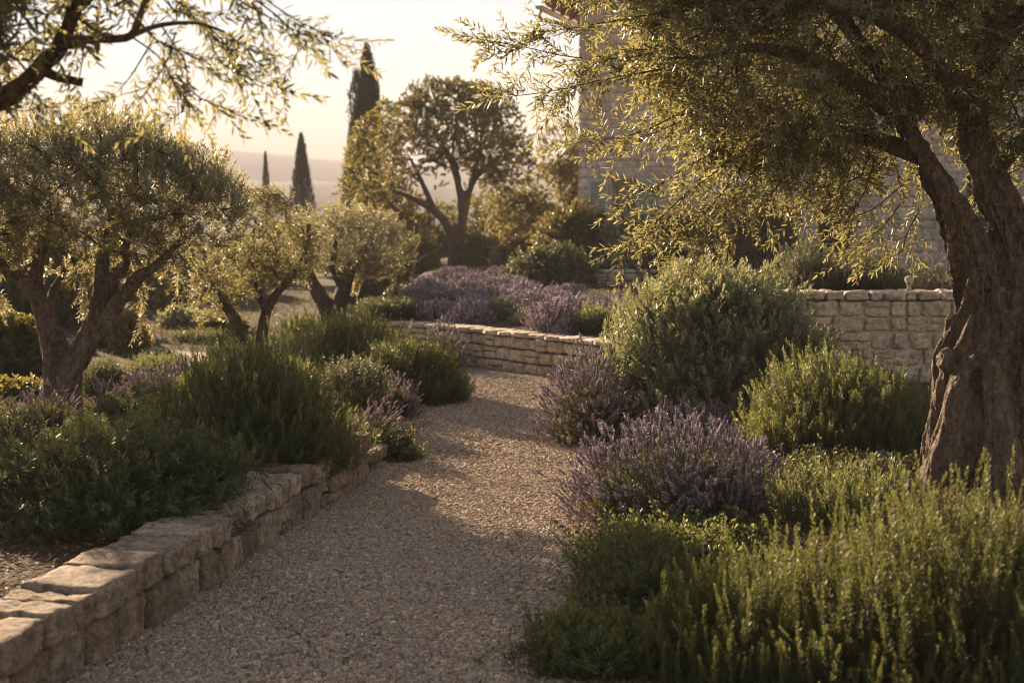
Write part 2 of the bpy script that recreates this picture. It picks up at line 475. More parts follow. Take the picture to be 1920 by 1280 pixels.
flat = lambda z: (lambda x, y: z)
wall('edging_wall', 'low dry stone wall edging the gravel path under the dark round shrub', 'stone wall',
     [(-1.93, 2.6), (-1.80, 3.5), (-1.64, 4.5), (-1.54, 5), (-1.27, 6.6), (-1.08, 7.7), (-1.03, 8.05)], flat(-.02), [.20], .125, (.12, .29), .29, n=13, rnd=.30, rough=.0125, seed=3, cope_len=(.14, .31), cope_over=.012, freq=9, gap=.012, push=.02, jit=.16)
wall('edging_wall', 'last single course of edging stones beside the small pinkish lavender by the path', 'stone wall',
     [(-1.0, 8.1), (-.90, 8.75), (-.82, 9.5)], flat(-.02), [.07], .09, (.2, .35), .22, n=9, rnd=.5, rough=.014, seed=5, cope_over=.0, freq=11)
wall('curved_terrace_wall', 'curved retaining wall of squared stones holding the lavender terrace at the bend of the path', 'stone wall',
     [(2.2, 11.75), (1.3, 12.5), (.66, 13.25), (-.5, 14.65), (-1.2, 15.3), (-1.75, 15.65)], flat(-.02), [.13, .14, .13], .06, (.13, .27), .26, n=5, rnd=.4, rough=.016, seed=7, cope_len=(.18, .34), mats=('stone_pale', 'mortar'), freq=12)
wall('upper_terrace_wall', 'long low stone wall below the shrubs in front of the house', 'stone wall',
     [(.65, 22.1), (1.6, 22.1), (3.0, 22.1)], flat(.5), [.13, .13], .07, (.18, .34), .3, n=3, rnd=.32, rough=.01, seed=9, cope_len=(.16, .3), mats=('stone_pale', 'mortar'), freq=10)
wall('terrace_wall', 'tall pale retaining wall of rough blocks behind the gnarled olive trunk', 'stone wall',
     [(2.8, 22.0), (2.45, 17.0), (2.12, 11.9), (2.12, 11.45), (2.22, 11.25), (2.6, 11.2), (4, 11.2), (6.5, 11.2)], flat(.2), [.17, .14, .16, .13, .14], .085, (.11, .32), .3, n=9, rnd=.4, rough=.022, seed=11, core_in=.035, cope_len=(.11, .22), mats=('stone_pale', 'house_mortar'), freq=10)
# little stone knob standing on the coping
kp = at(1703, 543, 11.2)
fin = MB()
pr = [(.0, .0), (.022, .0), (.018, .02), (.014, .035), (.03, .07), (.04, .095), (.036, .115), (.02, .125), (.001, .128)]
A_ = np.arange(16) / 16 * 2 * PI
fin.add([[q * math.cos(a), q * math.sin(a), z] for q, z in pr for a in A_],
        [[i * 16 + j, i * 16 + (j + 1) % 16, (i + 1) * 16 + (j + 1) % 16, (i + 1) * 16 + j] for i in range(len(pr) - 1) for j in range(16)])
o = fin.build('stone_finial', M['stone_pale'], smooth=True)
o.location = (kp[0], 11.18, 1.022)
tag(o, 'small pale stone knob standing on the coping of the tall terrace wall', 'finial')

# ------------------------------------------------------------------ the house (gable end faces the garden)
HPHI = math.radians(20)
hx0, hy0 = at(1087, 400, 24.5)[:2]
hd = np.array([math.cos(HPHI), -math.sin(HPHI)]); hn = np.array([-hd[1], hd[0]])     # along the front; into the house
HR = np.array([[hd[0], hn[0], 0], [hd[1], hn[1], 0], [0, 0, 1.]])
HB, HE, HW, HD = .7, at(1087, 18, 24.5)[2] + .12, 10.0, 9.0
def hp(u, v, z): return np.array([hx0 + u * hd[0] + v * hn[0], hy0 + u * hd[1] + v * hn[1], z])
house = thing('stone_house', 'pale stone house with tiled eaves and blue grey shutters behind the olive', 'house', hp(HW / 2, HD / 2, HB))
horg = tuple(house.location)
def hu(px):   # photo column to distance along the front
    rr = ray(px, 400); k = (hx0 * hd[1] - hy0 * hd[0]) / (rr[0] * hd[1] - rr[1] * hd[0])
    return (rr[0] * k - hx0) * hd[0] + (rr[1] * k - hy0) * hd[1]
wins = [(hu(1145), hu(1192), 1.50, 2.44), (hu(1805), hu(1860), 1.50, 2.44)]
RIDGE = HE + (HW / 2) * .27
core = MB()
# walls as slabs with real openings on the front
us = sorted({0, HW, *[w[0] for w in wins], *[w[1] for w in wins]})
for a, b_ in zip(us[:-1], us[1:]):
    ops = [w for w in wins if abs(w[0] - a) < 1e-6]
    segs = [(HB - 1, HE)] if not ops else [(HB - 1, ops[0][2]), (ops[0][3], HE)]
    for z0, z1 in segs:
        core.box(hp((a + b_) / 2, .208, (z0 + z1) / 2), ((b_ - a) / 2, .2, (z1 - z0) / 2), HR)
core.box(hp(.2, HD / 2 + .209, (HB - 1 + HE) / 2), (.2, HD / 2 - .209, (HE - HB + 1) / 2), HR)
core.box(hp(HW - .2, HD / 2 + .209, (HB - 1 + HE) / 2), (.2, HD / 2 - .209, (HE - HB + 1) / 2), HR)
core.box(hp(HW / 2, HD - .2, (HB - 1 + HE) / 2), (HW / 2 - .405, .2, (HE - HB + 1) / 2), HR)
# gable triangle
gt = [hp(0, .06, HE), hp(HW, .06, HE), hp(HW / 2, .06, RIDGE), hp(0, .46, HE), hp(HW, .46, HE), hp(HW / 2, .46, RIDGE)]
core.add(gt, [[0, 1, 2, 2], [3, 5, 4, 4], [0, 2, 5, 3], [1, 4, 5, 2]][2:] )
g2 = [hp(0, .008, HE), hp(HW / 2, .008, HE), hp(HW / 2, .008, RIDGE), hp(HW / 4, .008, HE + (RIDGE - HE) / 2)]
core.add(g2, [[0, 1, 2, 3]]); core.add([hp(HW - 0, .008, HE), hp(HW * .75, .008, HE + (RIDGE - HE) / 2), hp(HW / 2, .008, RIDGE), hp(HW / 2, .008, HE)], [[0, 1, 2, 3]])
core.build('wall', M['house_mortar'], house, False, horg)
fac = MB(); r = np.random.default_rng(21); z = HB - .3; k = 4000
while z < HE + .1:
    h = r.uniform(.12, .22); u = -r.uniform(0, .3); first = True
    while u < HW:
        l = r.uniform(.16, .46); a, b_ = max(u, -.035), min(u + l, HW); u += l; k += 1
        if b_ - a < .06 or a > 8: continue
        if any(a < w[1] and b_ > w[0] and z < w[3] and z + h > w[2] for w in wins):
            for w in wins:
                if a < w[1] and b_ > w[0] and z < w[3] and z + h > w[2]:
                    if a < w[0] - .06: b_ = w[0]
                    elif b_ > w[1] + .06: a = w[1]
                    else: b_ = a
            if b_ - a < .05: continue
        stone(fac, hp((a + b_) / 2, .03, z + h / 2), ((b_ - a) / 2 - .004, .042 + r.uniform(-.008, .008), h / 2 - .004), hd, n=3, rnd=.26, rough=.010, tone=r.random(), seed=k, freq=7)
    z += h
fac.build('stone_facing', M['house_stone'], house, True, horg)
# windows with shutters
for wi, w in enumerate(wins):
    f = MB(); cu, cz = (w[0] + w[1]) / 2, (w[2] + w[3]) / 2; hw, hh = (w[1] - w[0]) / 2, (w[3] - w[2]) / 2
    for s in (-1, 1):
        f.box(hp(cu + s * (hw - .03), .22, cz), (.028, .03, hh), HR)
        f.box(hp(cu, .22, cz + s * (hh - .03)), (hw - .06, .028, .028), HR)
    f.box(hp(cu, .22, cz), (.02, .026, hh - .06), HR); f.box(hp(cu, .22, cz + .1), (hw - .06, .02, .015), HR)
    wo = f.build('window', M['frame'], house, False, horg)
    g = MB(); g.box(hp(cu, .235, cz), (hw - .05, .006, hh - .05), HR); g.build('pane', M['glass'], wo, False, horg)
    q = MB(); q.box(hp(cu, .06, w[2] - .04), (hw + .08, .12, .035), HR); q.build('sill', M['stone_pale'], wo, False, horg)
    for s in (-1, 1):
        sh = MB(); sw = .20 if s < 0 else .19
        c0 = cu + s * (hw + sw + .03)
        for e in (-1, 1):
            sh.box(hp(c0 + e * (sw - .03), -.06, cz), (.03, .02, hh + .02), HR)
            sh.box(hp(c0, -.06, cz + e * (hh - .02)), (sw - .062, .018, .04), HR)
        nsl = 14
        for j in range(nsl):
            zz = cz - hh + .08 + (2 * hh - .16) * (j + .5) / nsl
            sh.box(hp(c0, -.06, zz), (sw - .062, .012, .028), HR @ np.array([[1, 0, 0], [0, .8, -.6], [0, .6, .8]]))
        sh.build('shutter', M['shutter'], house, False, horg)
# roof: overhanging tiled slopes, wooden rafters, gutter and swan neck
OV = .62
tl = MB()
def roofpt(u, v, lift=0): return hp(u, v, HE + .08 + (u if u < HW / 2 else HW - u) * .27 + lift)
for side in (0, 1):
    rows = np.arange(-.35, HD + .3, .21)
    for j, v in enumerate(rows):
        for i in range(0, 17):
            u0 = -OV + i * .34
            if u0 > HW / 2: break
            u1 = min(u0 + .42, HW / 2 + .02)
            a, b_ = (u0, u1) if side == 0 else (HW - u0, HW - u1)
            seg = 7; vv = []
            for (u, rad, lf) in ((a, .1, .045), (b_, .085, .03)):
                for t in range(seg):
                    th = PI * t / (seg - 1); vv.append(roofpt(u, v + rad * math.cos(th), lf + rad * .75 * math.sin(th)))
            for (u, rad, lf) in ((a, .08, .045), (b_, .068, .03)):
                for t in range(seg):
                    th = PI * t / (seg - 1); vv.append(roofpt(u, v + rad * math.cos(th), lf + rad * .7 * math.sin(th)))
            ff = [[t, t + 1, seg + t + 1, seg + t] for t in range(seg - 1)] + [[2 * seg + t, 3 * seg + t, 3 * seg + t + 1, 2 * seg + t + 1] for t in range(seg - 1)]
            ff += [[t, 2 * seg + t, 2 * seg + t + 1, t + 1] for t in range(seg - 1)]
            tl.add(vv, ff, r.random())
    # boarding under the tiles
    u0, u1 = (-OV + .04, HW / 2) if side == 0 else (HW + OV - .04, HW / 2)
    vv = [roofpt(u, v, lf) for lf in (.0, .035) for (u, v) in ((u0, -.3), (u1, -.3), (u1, HD + .25), (u0, HD + .25))]
    tl.add(vv, [[0, 1, 2, 3], [7, 6, 5, 4], [0, 4, 5, 1], [1, 5, 6, 2], [2, 6, 7, 3], [3, 7, 4, 0]], .2)
ro = tl.build('roof', M['tile'], house, False, horg)
ra = MB()
for v in np.arange(-.24, HD, .55):
    vv = [roofpt(u, v + dv, lf) for lf in (-.11, -.004) for (u, dv) in ((-OV + .12, 0), (.3, 0), (.3, .08), (-OV + .12, .08))]
    ra.add(vv, [[0, 3, 2, 1], [4, 5, 6, 7], [0, 1, 5, 4], [1, 2, 6, 5], [2, 3, 7, 6], [3, 0, 4, 7]])
ra.build('eave_timber', M['wood'], ro, False, horg)
gu = MB(); vs = np.linspace(-.42, HD + .3, 12); seg = 9; vv = []
for rad in (.075, .068):
    for v in vs:
        for t in range(seg):
            th = PI + PI * t / (seg - 1)
            vv.append(roofpt(-OV - .07, v) + HR @ np.array([rad * math.cos(th), 0, rad * math.sin(th) + .03]))
B_ = 12 * seg
gu.add(vv, [[o_ + i * seg + t, o_ + i * seg + t + 1, o_ + (i + 1) * seg + t + 1, o_ + (i + 1) * seg + t] for o_ in (0, B_) for i in range(11) for t in range(seg - 1)])
gu.add(vv, [[i * seg + t, B_ + i * seg + t, B_ + (i + 1) * seg + t, (i + 1) * seg + t] for i in range(11) for t in (0, seg - 1)])
g0 = roofpt(-OV - .07, -.42, .03)
gu.add([g0 + HR @ np.array([.075 * math.cos(PI + PI * t / 8), 0, .075 * math.sin(PI + PI * t / 8)]) for t in range(9)] + [g0], [[9, t, t + 1, t + 2] for t in range(0, 8, 2)])
gu.build('gutter', M['zinc'], house, True, horg)
dp = MB()
e0 = roofpt(-OV - .07, -.3, -.03)
tube(dp, smooth_path([e0, e0 - [0, 0, .16], hp(-.35, -.1, e0[2] - .26), hp(-.08, .1, e0[2] - .4), hp(-.06, .3, e0[2] - .6), hp(-.06, .3, HB)], 40), .035, 10)
dp.build('downpipe', M['copper'], house, True, horg)

# ------------------------------------------------------------------ hills
def hill(name, d, prof, depth, seed, amp):
    q = MB(); px = np.array([p for p, _ in prof], float); py = np.array([p for _, p in prof], float)
    X = np.linspace(px[0], px[-1], 260); top = np.interp(X, px, py)
    sm = np.convolve(np.pad(top, 8, mode='edge'), np.ones(17) / 17, 'valid')
    xw = (X - 960) / FPX * d; zt = CAM_H + (HORIZON - sm) / FPX * d
    rr = np.random.default_rng(seed)
    rgh = sum(np.interp(np.arange(260), np.arange(0, 261, st), rr.normal(0, amp / (260 / st) ** .6 * 3, len(np.arange(0, 261, st)))) for st in (2, 5, 13))
    zt = zt + rgh
    vs_ = np.linspace(-1, 1, 25); zb = -16
    v = [[x * (1 + 0), d + t * depth, zb + (z - zb) * math.cos(t * PI / 2) ** 1.3 - .0] for t in vs_ for x, z in zip(xw, zt)]
    v = np.array(v); inner = np.abs(v[:, 1] - d) < depth * .95
    v[:, 2] += inner * rr.normal(0, amp * .35, len(v))
    i2 = np.arange(25 * 260).reshape(25, 260)
    q.add(v, np.stack([i2[:-1, :-1], i2[:-1, 1:], i2[1:, 1:], i2[1:, :-1]], -1).reshape(-1, 4))
    tag(q.build(name, M['hill'], smooth=True), kind='structure')
hill('wooded_hill', 430, [(-1500, 350), (-300, 345), (200, 338), (430, 333), (560, 342), (660, 340), (900, 350), (1400, 345), (3000, 350)], 130, 1, .5)
hill('hill', 900, [(-1800, 330), (-400, 310), (100, 285), (300, 272), (390, 270), (450, 283), (540, 297), (650, 306), (900, 315), (1300, 300), (3500, 320)], 220, 2, .7)
# ------------------------------------------------------------------ sprig prototypes (unit = metres, growing along +z)
def sprig(L, nodes, per, ll, lw, inc0, inc1, seed, t0=.08, lance=False, curve=.08, stem_r=.0016, tshape=.55, tip=True, fold=.25, tone0=0., tone1=.8):
    r = np.random.default_rng(seed); q = MB()
    ph = r.uniform(0, 2 * PI); cv = curve * r.uniform(.4, 1.3) * L
    ax = lambda t: np.array([math.cos(ph) * cv * t * t, math.sin(ph) * cv * t * t, L * t])
    pts = np.array([ax(t) for t in np.linspace(0, 1, 5)])
    tube(q, pts, np.linspace(stem_r, stem_r * .4, 5), 3, np.linspace(.1, .5, 5).repeat(3), 1)
    for i in range(nodes):
        t = t0 + (1 - t0) * (i + r.uniform(-.25, .25)) / max(nodes - 1, 1); t = min(max(t, 0), 1)
        base = ax(t); a0 = i * (PI / 2 if per == 2 else 2.4) + r.uniform(-.35, .35)
        for k in range(per):
            a = a0 + k * 2 * PI / per
            inc = math.radians(inc0 + (inc1 - inc0) * t + r.normal(0, 8))
            rad = np.array([math.cos(a), math.sin(a), 0])
            d = rad * math.sin(inc) + np.array([0, 0, math.cos(inc)])
            l = ll * (1 - (1 - tshape) * max(0, t - .35) / .65) * r.uniform(.75, 1.15); w = lw * r.uniform(.8, 1.15)
            s = np.cross(d, rad + [0, 0, .001]); s /= max(np.linalg.norm(s), 1e-6)
            s = nrm((s + r.normal(0, .25, 3))[None])[0]; nn = np.cross(s, d)
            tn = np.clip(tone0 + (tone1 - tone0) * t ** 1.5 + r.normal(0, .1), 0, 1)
            bend = r.normal(.0, .12) * l
            if lance:
                v = [base, base + d * l * .35 + s * w + nn * w * fold, base + d * l * .72 + s * w * .8 + nn * (w * fold + bend * .5), base + d * l + nn * bend,
                     base + d * l * .72 - s * w * .8 + nn * (w * fold + bend * .5), base + d * l * .35 - s * w + nn * w * fold]
                q.add(v, [[0, 1, 2, 3], [0, 3, 4, 5]], tn)
            else:
                v = [base, base + d * l * .5 + s * w + nn * (w * fold), base + d * l + nn * bend, base + d * l * .5 - s * w + nn * (w * fold)]
                q.add(v, [[0, 1, 2, 3]], tn)
    return dict(v=np.concatenate(q.v), f=np.concatenate(q.f), a=np.concatenate(q.a), m=np.concatenate(q.m), L=L)

def fam(n, *a, **k): return [sprig(*a, seed=100 + i * 7 + int(a[0] * 1000), **k) for i in range(n)]
SP = {}
SP['rosemary'] = fam(8, .25, 17, 3, .040, .0034, 72, 30, curve=.16)
SP['rosemary_near'] = fam(8, .27, 26, 4, .027, .0022, 58, 22, curve=.10)
SP['rosemary_soft'] = fam(7, .18, 11, 3, .040, .0036, 74, 32, curve=.3)
SP['prostrate'] = fam(8, .17, 11, 3, .050, .0040, 66, 34, curve=.35, tshape=.7)
SP['sage'] = fam(6, .15, 10, 2, .034, .0042, 55, 25, curve=.2, lance=True)
SP['lav_leaf'] = fam(6, .16, 9, 2, .045, .0024, 42, 14, curve=.15, tshape=.7)
SP['shrub'] = fam(9, .27, 13, 2, .066, .0070, 54, 24, curve=.14, lance=True, tshape=.6)
SP['olive_up'] = fam(9, .27, 13, 2, .064, .0062, 54, 26, curve=.14, lance=True, tshape=.6)
SP['olive'] = fam(10, .30, 11, 2, .076, .0080, 60, 36, curve=.3, lance=True, tshape=.75, stem_r=.0016)
SP['olive_small'] = fam(6, .24, 9, 2, .058, .0075, 60, 35, curve=.25, lance=True)
SP['tree'] = fam(6, .34, 9, 3, .085, .024, 75, 45, curve=.3, lance=True, tshape=.9, t0=.2)
SP['cypress'] = fam(5, .42, 12, 3, .07, .012, 30, 12, curve=.12)
SP['broad'] = fam(5, .20, 8, 3, .050, .012, 70, 40, curve=.25, lance=True, tshape=.8)
SP['herb'] = fam(6, .11, 8, 2, .026, .0065, 65, 40, curve=.3, lance=True, tshape=.7)
SP['tuft'] = fam(5, .16, 9, 4, .055, .0055, 70, 35, curve=.1, lance=True)

def bloom(nr, sides, head, R0, stem, seed, bend=.1):
    """lavender flower head on its stalk: knobbly spike of whorls"""
    r = np.random.default_rng(seed); q = MB()
    ph = r.uniform(0, 6.28); cv = bend * r.uniform(.3, 1.4)
    ax = lambda t: np.array([math.cos(ph) * cv * stem * t * t, math.sin(ph) * cv * stem * t * t, stem * t])
    tube(q, [ax(t) for t in np.linspace(0, 1 + head / stem * .3, 5)], .0011, 3, .4, 1)
    pts, rad = [], []
    for i in range(nr * 2 + 1):
        t = i / (nr * 2)
        rad.append(R0 * (1 if i % 2 else .62) * (math.sin(PI * min(1, .16 + t * .84)) ** .55) * r.uniform(.8, 1.2) + .0004)
        pts.append(ax(1 + t * head / stem))
    if seed % 2: pts[0] = pts[0] - (pts[2] - pts[0]) * .3
    tube(q, pts, rad, sides, np.clip(np.linspace(.15, .6, len(pts)) + r.normal(0, .15, len(pts)), 0, 1).repeat(sides), 0)
    for k in range(nr * 3):   # little florets standing off the spike
        t = r.uniform(.05, 1); c = ax(1 + t * head / stem); a = r.uniform(0, 6.28)
        d = np.array([math.cos(a), math.sin(a), .7]); s = np.array([-math.sin(a), math.cos(a), 0]); l = R0 * 1.1
        q.add([c + d * l * .5, c + d * l + s * l * .4, c + d * l * 1.55, c + d * l - s * l * .4], [[0, 1, 2, 3]], r.uniform(.5, 1))
    return dict(v=np.concatenate(q.v), f=np.concatenate(q.f), a=np.concatenate(q.a), m=np.concatenate(q.m), L=stem + head)
BL = {'near': [bloom(4, 6, .048, .0062, .20 + .02 * (i % 3), 31 + i) for i in range(8)],
      'far': [bloom(3, 4, .055, .0075, .18, 61 + i, .14) for i in range(5)],
      'soft': [bloom(4, 5, .05, .0056, .17 + .02 * (i % 3), 81 + i, .2) for i in range(6)]}

# ------------------------------------------------------------------ shrubs
def dome_dirs(n, r, low=-.05):
    z = r.uniform(low, 1, n); a = r.uniform(0, 2 * PI, n); s = np.sqrt(np.maximum(0, 1 - z * z))
    return np.stack([s * np.cos(a), s * np.sin(a), z], -1)

def dome_fill(mb, protos, n, rx, ry, h, up, r, lump, inner=.35, size=1., dj=.2, lean=(0, 0, 0), lowz=-.05, ltone=.0, tops=.06, frac_in=.35, boxy=2.8):
    u = dome_dirs(n, r, lowz)
    rho = np.hypot(u[:, 0], u[:, 1]); u = u * ((rho ** boxy + np.abs(u[:, 2]) ** boxy) ** (-1 / boxy))[:, None]
    D = 1 + lump(u) * .34 + r.normal(0, tops, n) + np.where(r.random(n) < .05, r.uniform(.04, .16, n), 0)
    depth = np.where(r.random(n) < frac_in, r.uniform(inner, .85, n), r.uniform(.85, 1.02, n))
    tipp = u * np.array([rx, ry, h]) * (D * depth)[:, None]
    out = nrm(u / np.array([rx, ry, h]))
    d = nrm(out * (1 - up) + np.array([0, 0, up]) + np.asarray(lean) + r.normal(0, dj, (n, 3)))
    S = size * r.uniform(.75, 1.2, n); L = np.mean([p['L'] for p in protos])
    T = tipp - d * (L * S)[:, None]
    T[:, 2] = np.maximum(T[:, 2], .0 - .03)
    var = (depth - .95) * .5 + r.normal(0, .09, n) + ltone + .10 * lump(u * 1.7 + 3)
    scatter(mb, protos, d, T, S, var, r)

def stems(mb, rx, ry, h, n, r, rad=.006):
    for i in range(n):
        u = dome_dirs(1, r, .1)[0] * np.array([rx, ry, h]) * .7
        b0 = np.array([u[0] * .25, u[1] * .25, -.05]); mid = (b0 + u) / 2 + np.array([u[0], u[1], 0]) * .18 + r.normal(0, .02, 3)
        tube(mb, smooth_path([b0, mid, u], 6), np.linspace(rad, rad * .4, 6), 4, .4, 0)

def shrub(name, label, cat, c, rx, ry, h, kind, n, leaf, up=.6, seed=0, group=None, size=1., dj=.2, lump_f=2.2, inner=.35, tops=.07, lean=(0, 0, 0), lowz=-.05, ltone=0., frac_in=.35, ns=14, rad=.006, boxy=2.8):
    r = np.random.default_rng(1000 + seed); lump = sines(seed + 5, f=lump_f)
    z = gz(*c[:2]) if len(c) == 2 else c[2]
    root = thing(name, label, cat, (c[0], c[1], z - .01), group)
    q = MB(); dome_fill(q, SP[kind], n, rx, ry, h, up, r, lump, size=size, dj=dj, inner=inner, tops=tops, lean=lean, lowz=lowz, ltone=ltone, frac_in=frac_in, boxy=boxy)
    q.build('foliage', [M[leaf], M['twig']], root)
    w = MB(); stems(w, rx, ry, h, ns, r, rad); w.build('woody_base', M['twig'], root, True)
    return root

def lavender(label, c, rx, ry, h, nl, nb, seed, group=None, bl='near', mat='bloom', leaf='lav_leaf', up=.45, lean=(0, 0, 0), bsize=1., fol=.66, spread=1., lsize=1., dj=.14, name='lavender', lowz=.0):
    r = np.random.default_rng(2000 + seed); lump = sines(seed + 9, f=2.)
    z = gz(*c[:2]) if len(c) == 2 else c[2]
    root = thing(name, label, 'lavender', (c[0], c[1], z - .01), group)
    q = MB(); dome_fill(q, SP[leaf], nl, rx * fol * 1.08, ry * fol * 1.08, h * fol, .4, r, lump, size=lsize, dj=.22)
    q.build('foliage', [M['lav_leaf'], M['stalk']], root)
    b = MB(); u = dome_dirs(nb, r, lowz)
    D = (1 + lump(u) * .26 + r.normal(0, .07, nb)) * np.where(r.random(nb) < .3, r.uniform(.72, .95, nb), 1)
    tip = u * np.array([rx, ry, h]) * D[:, None]
    d = nrm(nrm(u / np.array([rx, ry, h])) * (1 - up) * spread + np.array([0, 0, up]) + np.asarray(lean) + r.normal(0, dj, (nb, 3)))
    S = bsize * r.uniform(.8, 1.15, nb); L = np.mean([p['L'] for p in BL[bl]])
    scatter(b, BL[bl], d, tip - d * (L * S)[:, None], S, r.normal(0, .14, nb), r)
    b.build('blossom', [M[mat], M['stalk']], root)
    return root

def pxs(x0, x1, ytop, d, zb=None):
    """photo columns, top row and distance of a bush: centre, radius, height"""
    c = at((x0 + x1) / 2, 600, d); z = gz(c[0], d) if zb is None else zb
    return (c[0], d), (x1 - x0) / 2 / FPX * d, at(960, ytop, d)[2] - z

# beside the path, at the low edging wall
c, rx, h = pxs(-40, 425, 800, 6.05)
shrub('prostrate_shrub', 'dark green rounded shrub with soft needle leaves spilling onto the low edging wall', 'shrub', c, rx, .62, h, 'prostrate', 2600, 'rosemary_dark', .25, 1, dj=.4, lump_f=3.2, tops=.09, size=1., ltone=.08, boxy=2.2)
c, rx, h = pxs(255, 664, 668, 7.3)
shrub('rosemary', 'big upright rosemary with sunlit tips above the low edging wall', 'rosemary', c, rx, .62, h, 'rosemary', 2100, 'rosemary', .66, 2, dj=.2, tops=.09, lump_f=2.4, ltone=.04, boxy=2.4)
c, rx, h = pxs(95, 300, 778, 7.9)
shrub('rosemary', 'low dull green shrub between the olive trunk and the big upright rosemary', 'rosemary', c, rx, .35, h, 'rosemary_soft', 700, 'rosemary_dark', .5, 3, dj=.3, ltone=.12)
c, rx, h = pxs(652, 772, 752, 8.7)
lavender('small pinkish lavender at the end of the edging wall by the gravel', c, rx, .2, h, 320, 190, 1, mat='bloom_pink', bl='near', lean=(.25, -.1, 0))
shrub('creeping_herb', 'little leafy green tuft spilling over the edging stones under the pinkish lavender', 'herb', (c[0] + .06, c[1] - .12), .22, .2, h * .5, 'herb', 420, 'rosemary', .3, 4, dj=.4, ns=6)
c, rx, h = pxs(690, 795, 700, 10.4)
lavender('purple lavender leaning out beside the path in front of the wide rosemary', c, rx, .22, h, 320, 260, 2, lean=(.15, -.1, 0))
c, rx, h = pxs(585, 725, 678, 10.0)
shrub('sage_bush', 'hazy grey green bush between the big upright rosemary and the wide rosemary', 'shrub', c, rx, .34, h, 'sage', 700, 'sage', .55, 5, dj=.25)
c, rx, h = pxs(655, 880, 638, 11.4)
shrub('rosemary', 'wide rosemary with a shaded flank at the bend of the path', 'rosemary', c, rx, .5, h, 'rosemary', 2000, 'rosemary', .68, 6, dj=.17, lump_f=1.8, ltone=.04, lean=(.1, 0, 0))
c, rx, h = pxs(505, 770, 588, 12.6)
shrub('rosemary', 'tall pale tipped rosemary rising behind the wide one at the bend', 'rosemary', c, rx, .5, h, 'rosemary', 1900, 'rosemary', .75, 7, dj=.15, tops=.1, ltone=.14)
c, rx, h = pxs(528, 612, 585, 16.6)
shrub('rosemary', 'small dark rosemary at the foot of the twin stemmed olive', 'rosemary', c, rx, .35, h, 'rosemary_soft', 420, 'rosemary', .6, 8, dj=.25)

# around the round olive
OL = 'lavender clumps around the round headed olive'
for lb, x0, x1, yt, d, kd, mt, sd in (('low grey mound between the round headed olive and the far path', 150, 240, 668, 12.2, 'sage', 'sage', 101), ('flat green mound at the near edge of the far path', 240, 350, 668, 13.6, 'rosemary_soft', 'rosemary', 102), ('low dusty mound on the far side of the far path', 330, 430, 628, 17.6, 'sage', 'lav_leaf', 103),
        ('small dark mound under the thin crowned olive', 415, 500, 632, 15.8, 'rosemary_soft', 'rosemary_dark', 104), ('dusty green mound left of the soft grey olive', 525, 600, 596, 19.4, 'sage', 'sage', 105), ('low dark green mound right of the soft grey olive', 655, 745, 580, 19.8, 'rosemary_soft', 'rosemary_dark', 106)):
    c, rx, h = pxs(x0, x1, yt, d); shrub('shrub', lb, 'shrub', c, rx, .45, h, kd, 600, mt, .45, sd, 'low mounds on the dry ground', dj=.3, size=1.1)
for lb, x0, x1, yt, d, kd, mt, sd in (('sprawling dark green shrub filling the bed left of the upright rosemary', 170, 330, 735, 8.6, 'rosemary_soft', 'rosemary_dark', 91), ('grey green shrub behind the dark round shrub at the picture edge', -90, 70, 760, 7.4, 'sage', 'lav_leaf', 92),
        ('low rosemary behind the upright one toward the far path', 330, 450, 668, 11.2, 'rosemary', 'rosemary', 93), ('rosemary between the big upright one and the hazy grey bush', 470, 600, 652, 10.6, 'rosemary', 'rosemary', 94), ('dull green low shrub on the dry ground under the thin crowned olive', 380, 520, 640, 13.6, 'sage', 'sage', 95)):
    c, rx, h = pxs(x0, x1, yt, d); shrub('shrub' if kd != 'rosemary' else 'rosemary', lb, 'shrub' if kd != 'rosemary' else 'rosemary', c, rx, .35, h, kd, 700, mt, .55, sd, dj=.25, ltone=.05)
for lb, x0, x1, yt, d, nb, sd in (('pale mauve lavender in front of the round headed olive trunk', 5, 165, 712, 8.7, 150, 11),
                                  ('mauve lavender cut by the picture edge below the sunlit leafy green shrub', -120, 20, 718, 8.3, 130, 12)):
    c, rx, h = pxs(x0, x1, yt, d); lavender(lb, c, rx, .3, h, 300, nb, sd, OL, mat='bloom_pink' if sd == 12 else 'bloom', bl='soft')
c, rx, h = pxs(158, 252, 700, 9.3)
lavender('rosy faded lavender spikes glowing beside the round headed olive trunk', c, rx, .2, h, 160, 80, 13, OL, mat='bloom_pink', bl='soft', bsize=1.2, up=.7)
for lb, x0, x1, yt, d, nb, sd in (('low bluish lavender drift beyond the rosy lavender spikes', 205, 345, 684, 11.8, 320, 14),
                                  ('dusky lavender mound behind the big upright rosemary', 300, 410, 672, 12.4, 280, 15),
                                  ('small round grey purple lavender on the dry ground by the far path', 255, 345, 650, 14.6, 240, 16)):
    c, rx, h = pxs(x0, x1, yt, d); lavender(lb, c, rx, .4, h, 260, nb, sd, 'lavender clumps on the dry ground', bl='far')
c, rx, h = pxs(-60, 75, 722, 10.8)
shrub('shrub', 'sunlit leafy green shrub left of the round headed olive trunk', 'shrub', c, rx, .3, h, 'broad', 420, 'tree', .45, 17, dj=.35)
c, rx, h = pxs(-70, 95, 585, 13.2)
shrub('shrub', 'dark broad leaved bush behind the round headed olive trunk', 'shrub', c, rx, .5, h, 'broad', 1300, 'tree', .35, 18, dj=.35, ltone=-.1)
c, rx, h = pxs(212, 275, 596, 16.)
shrub('shrub', 'small yellowish bush on the dry ground past the dark cypress', 'shrub', c, rx, .3, h, 'broad', 380, 'tree_gold', .45, 19, dj=.35, size=1.1)
c, rx, h = pxs(305, 372, 578, 20.)
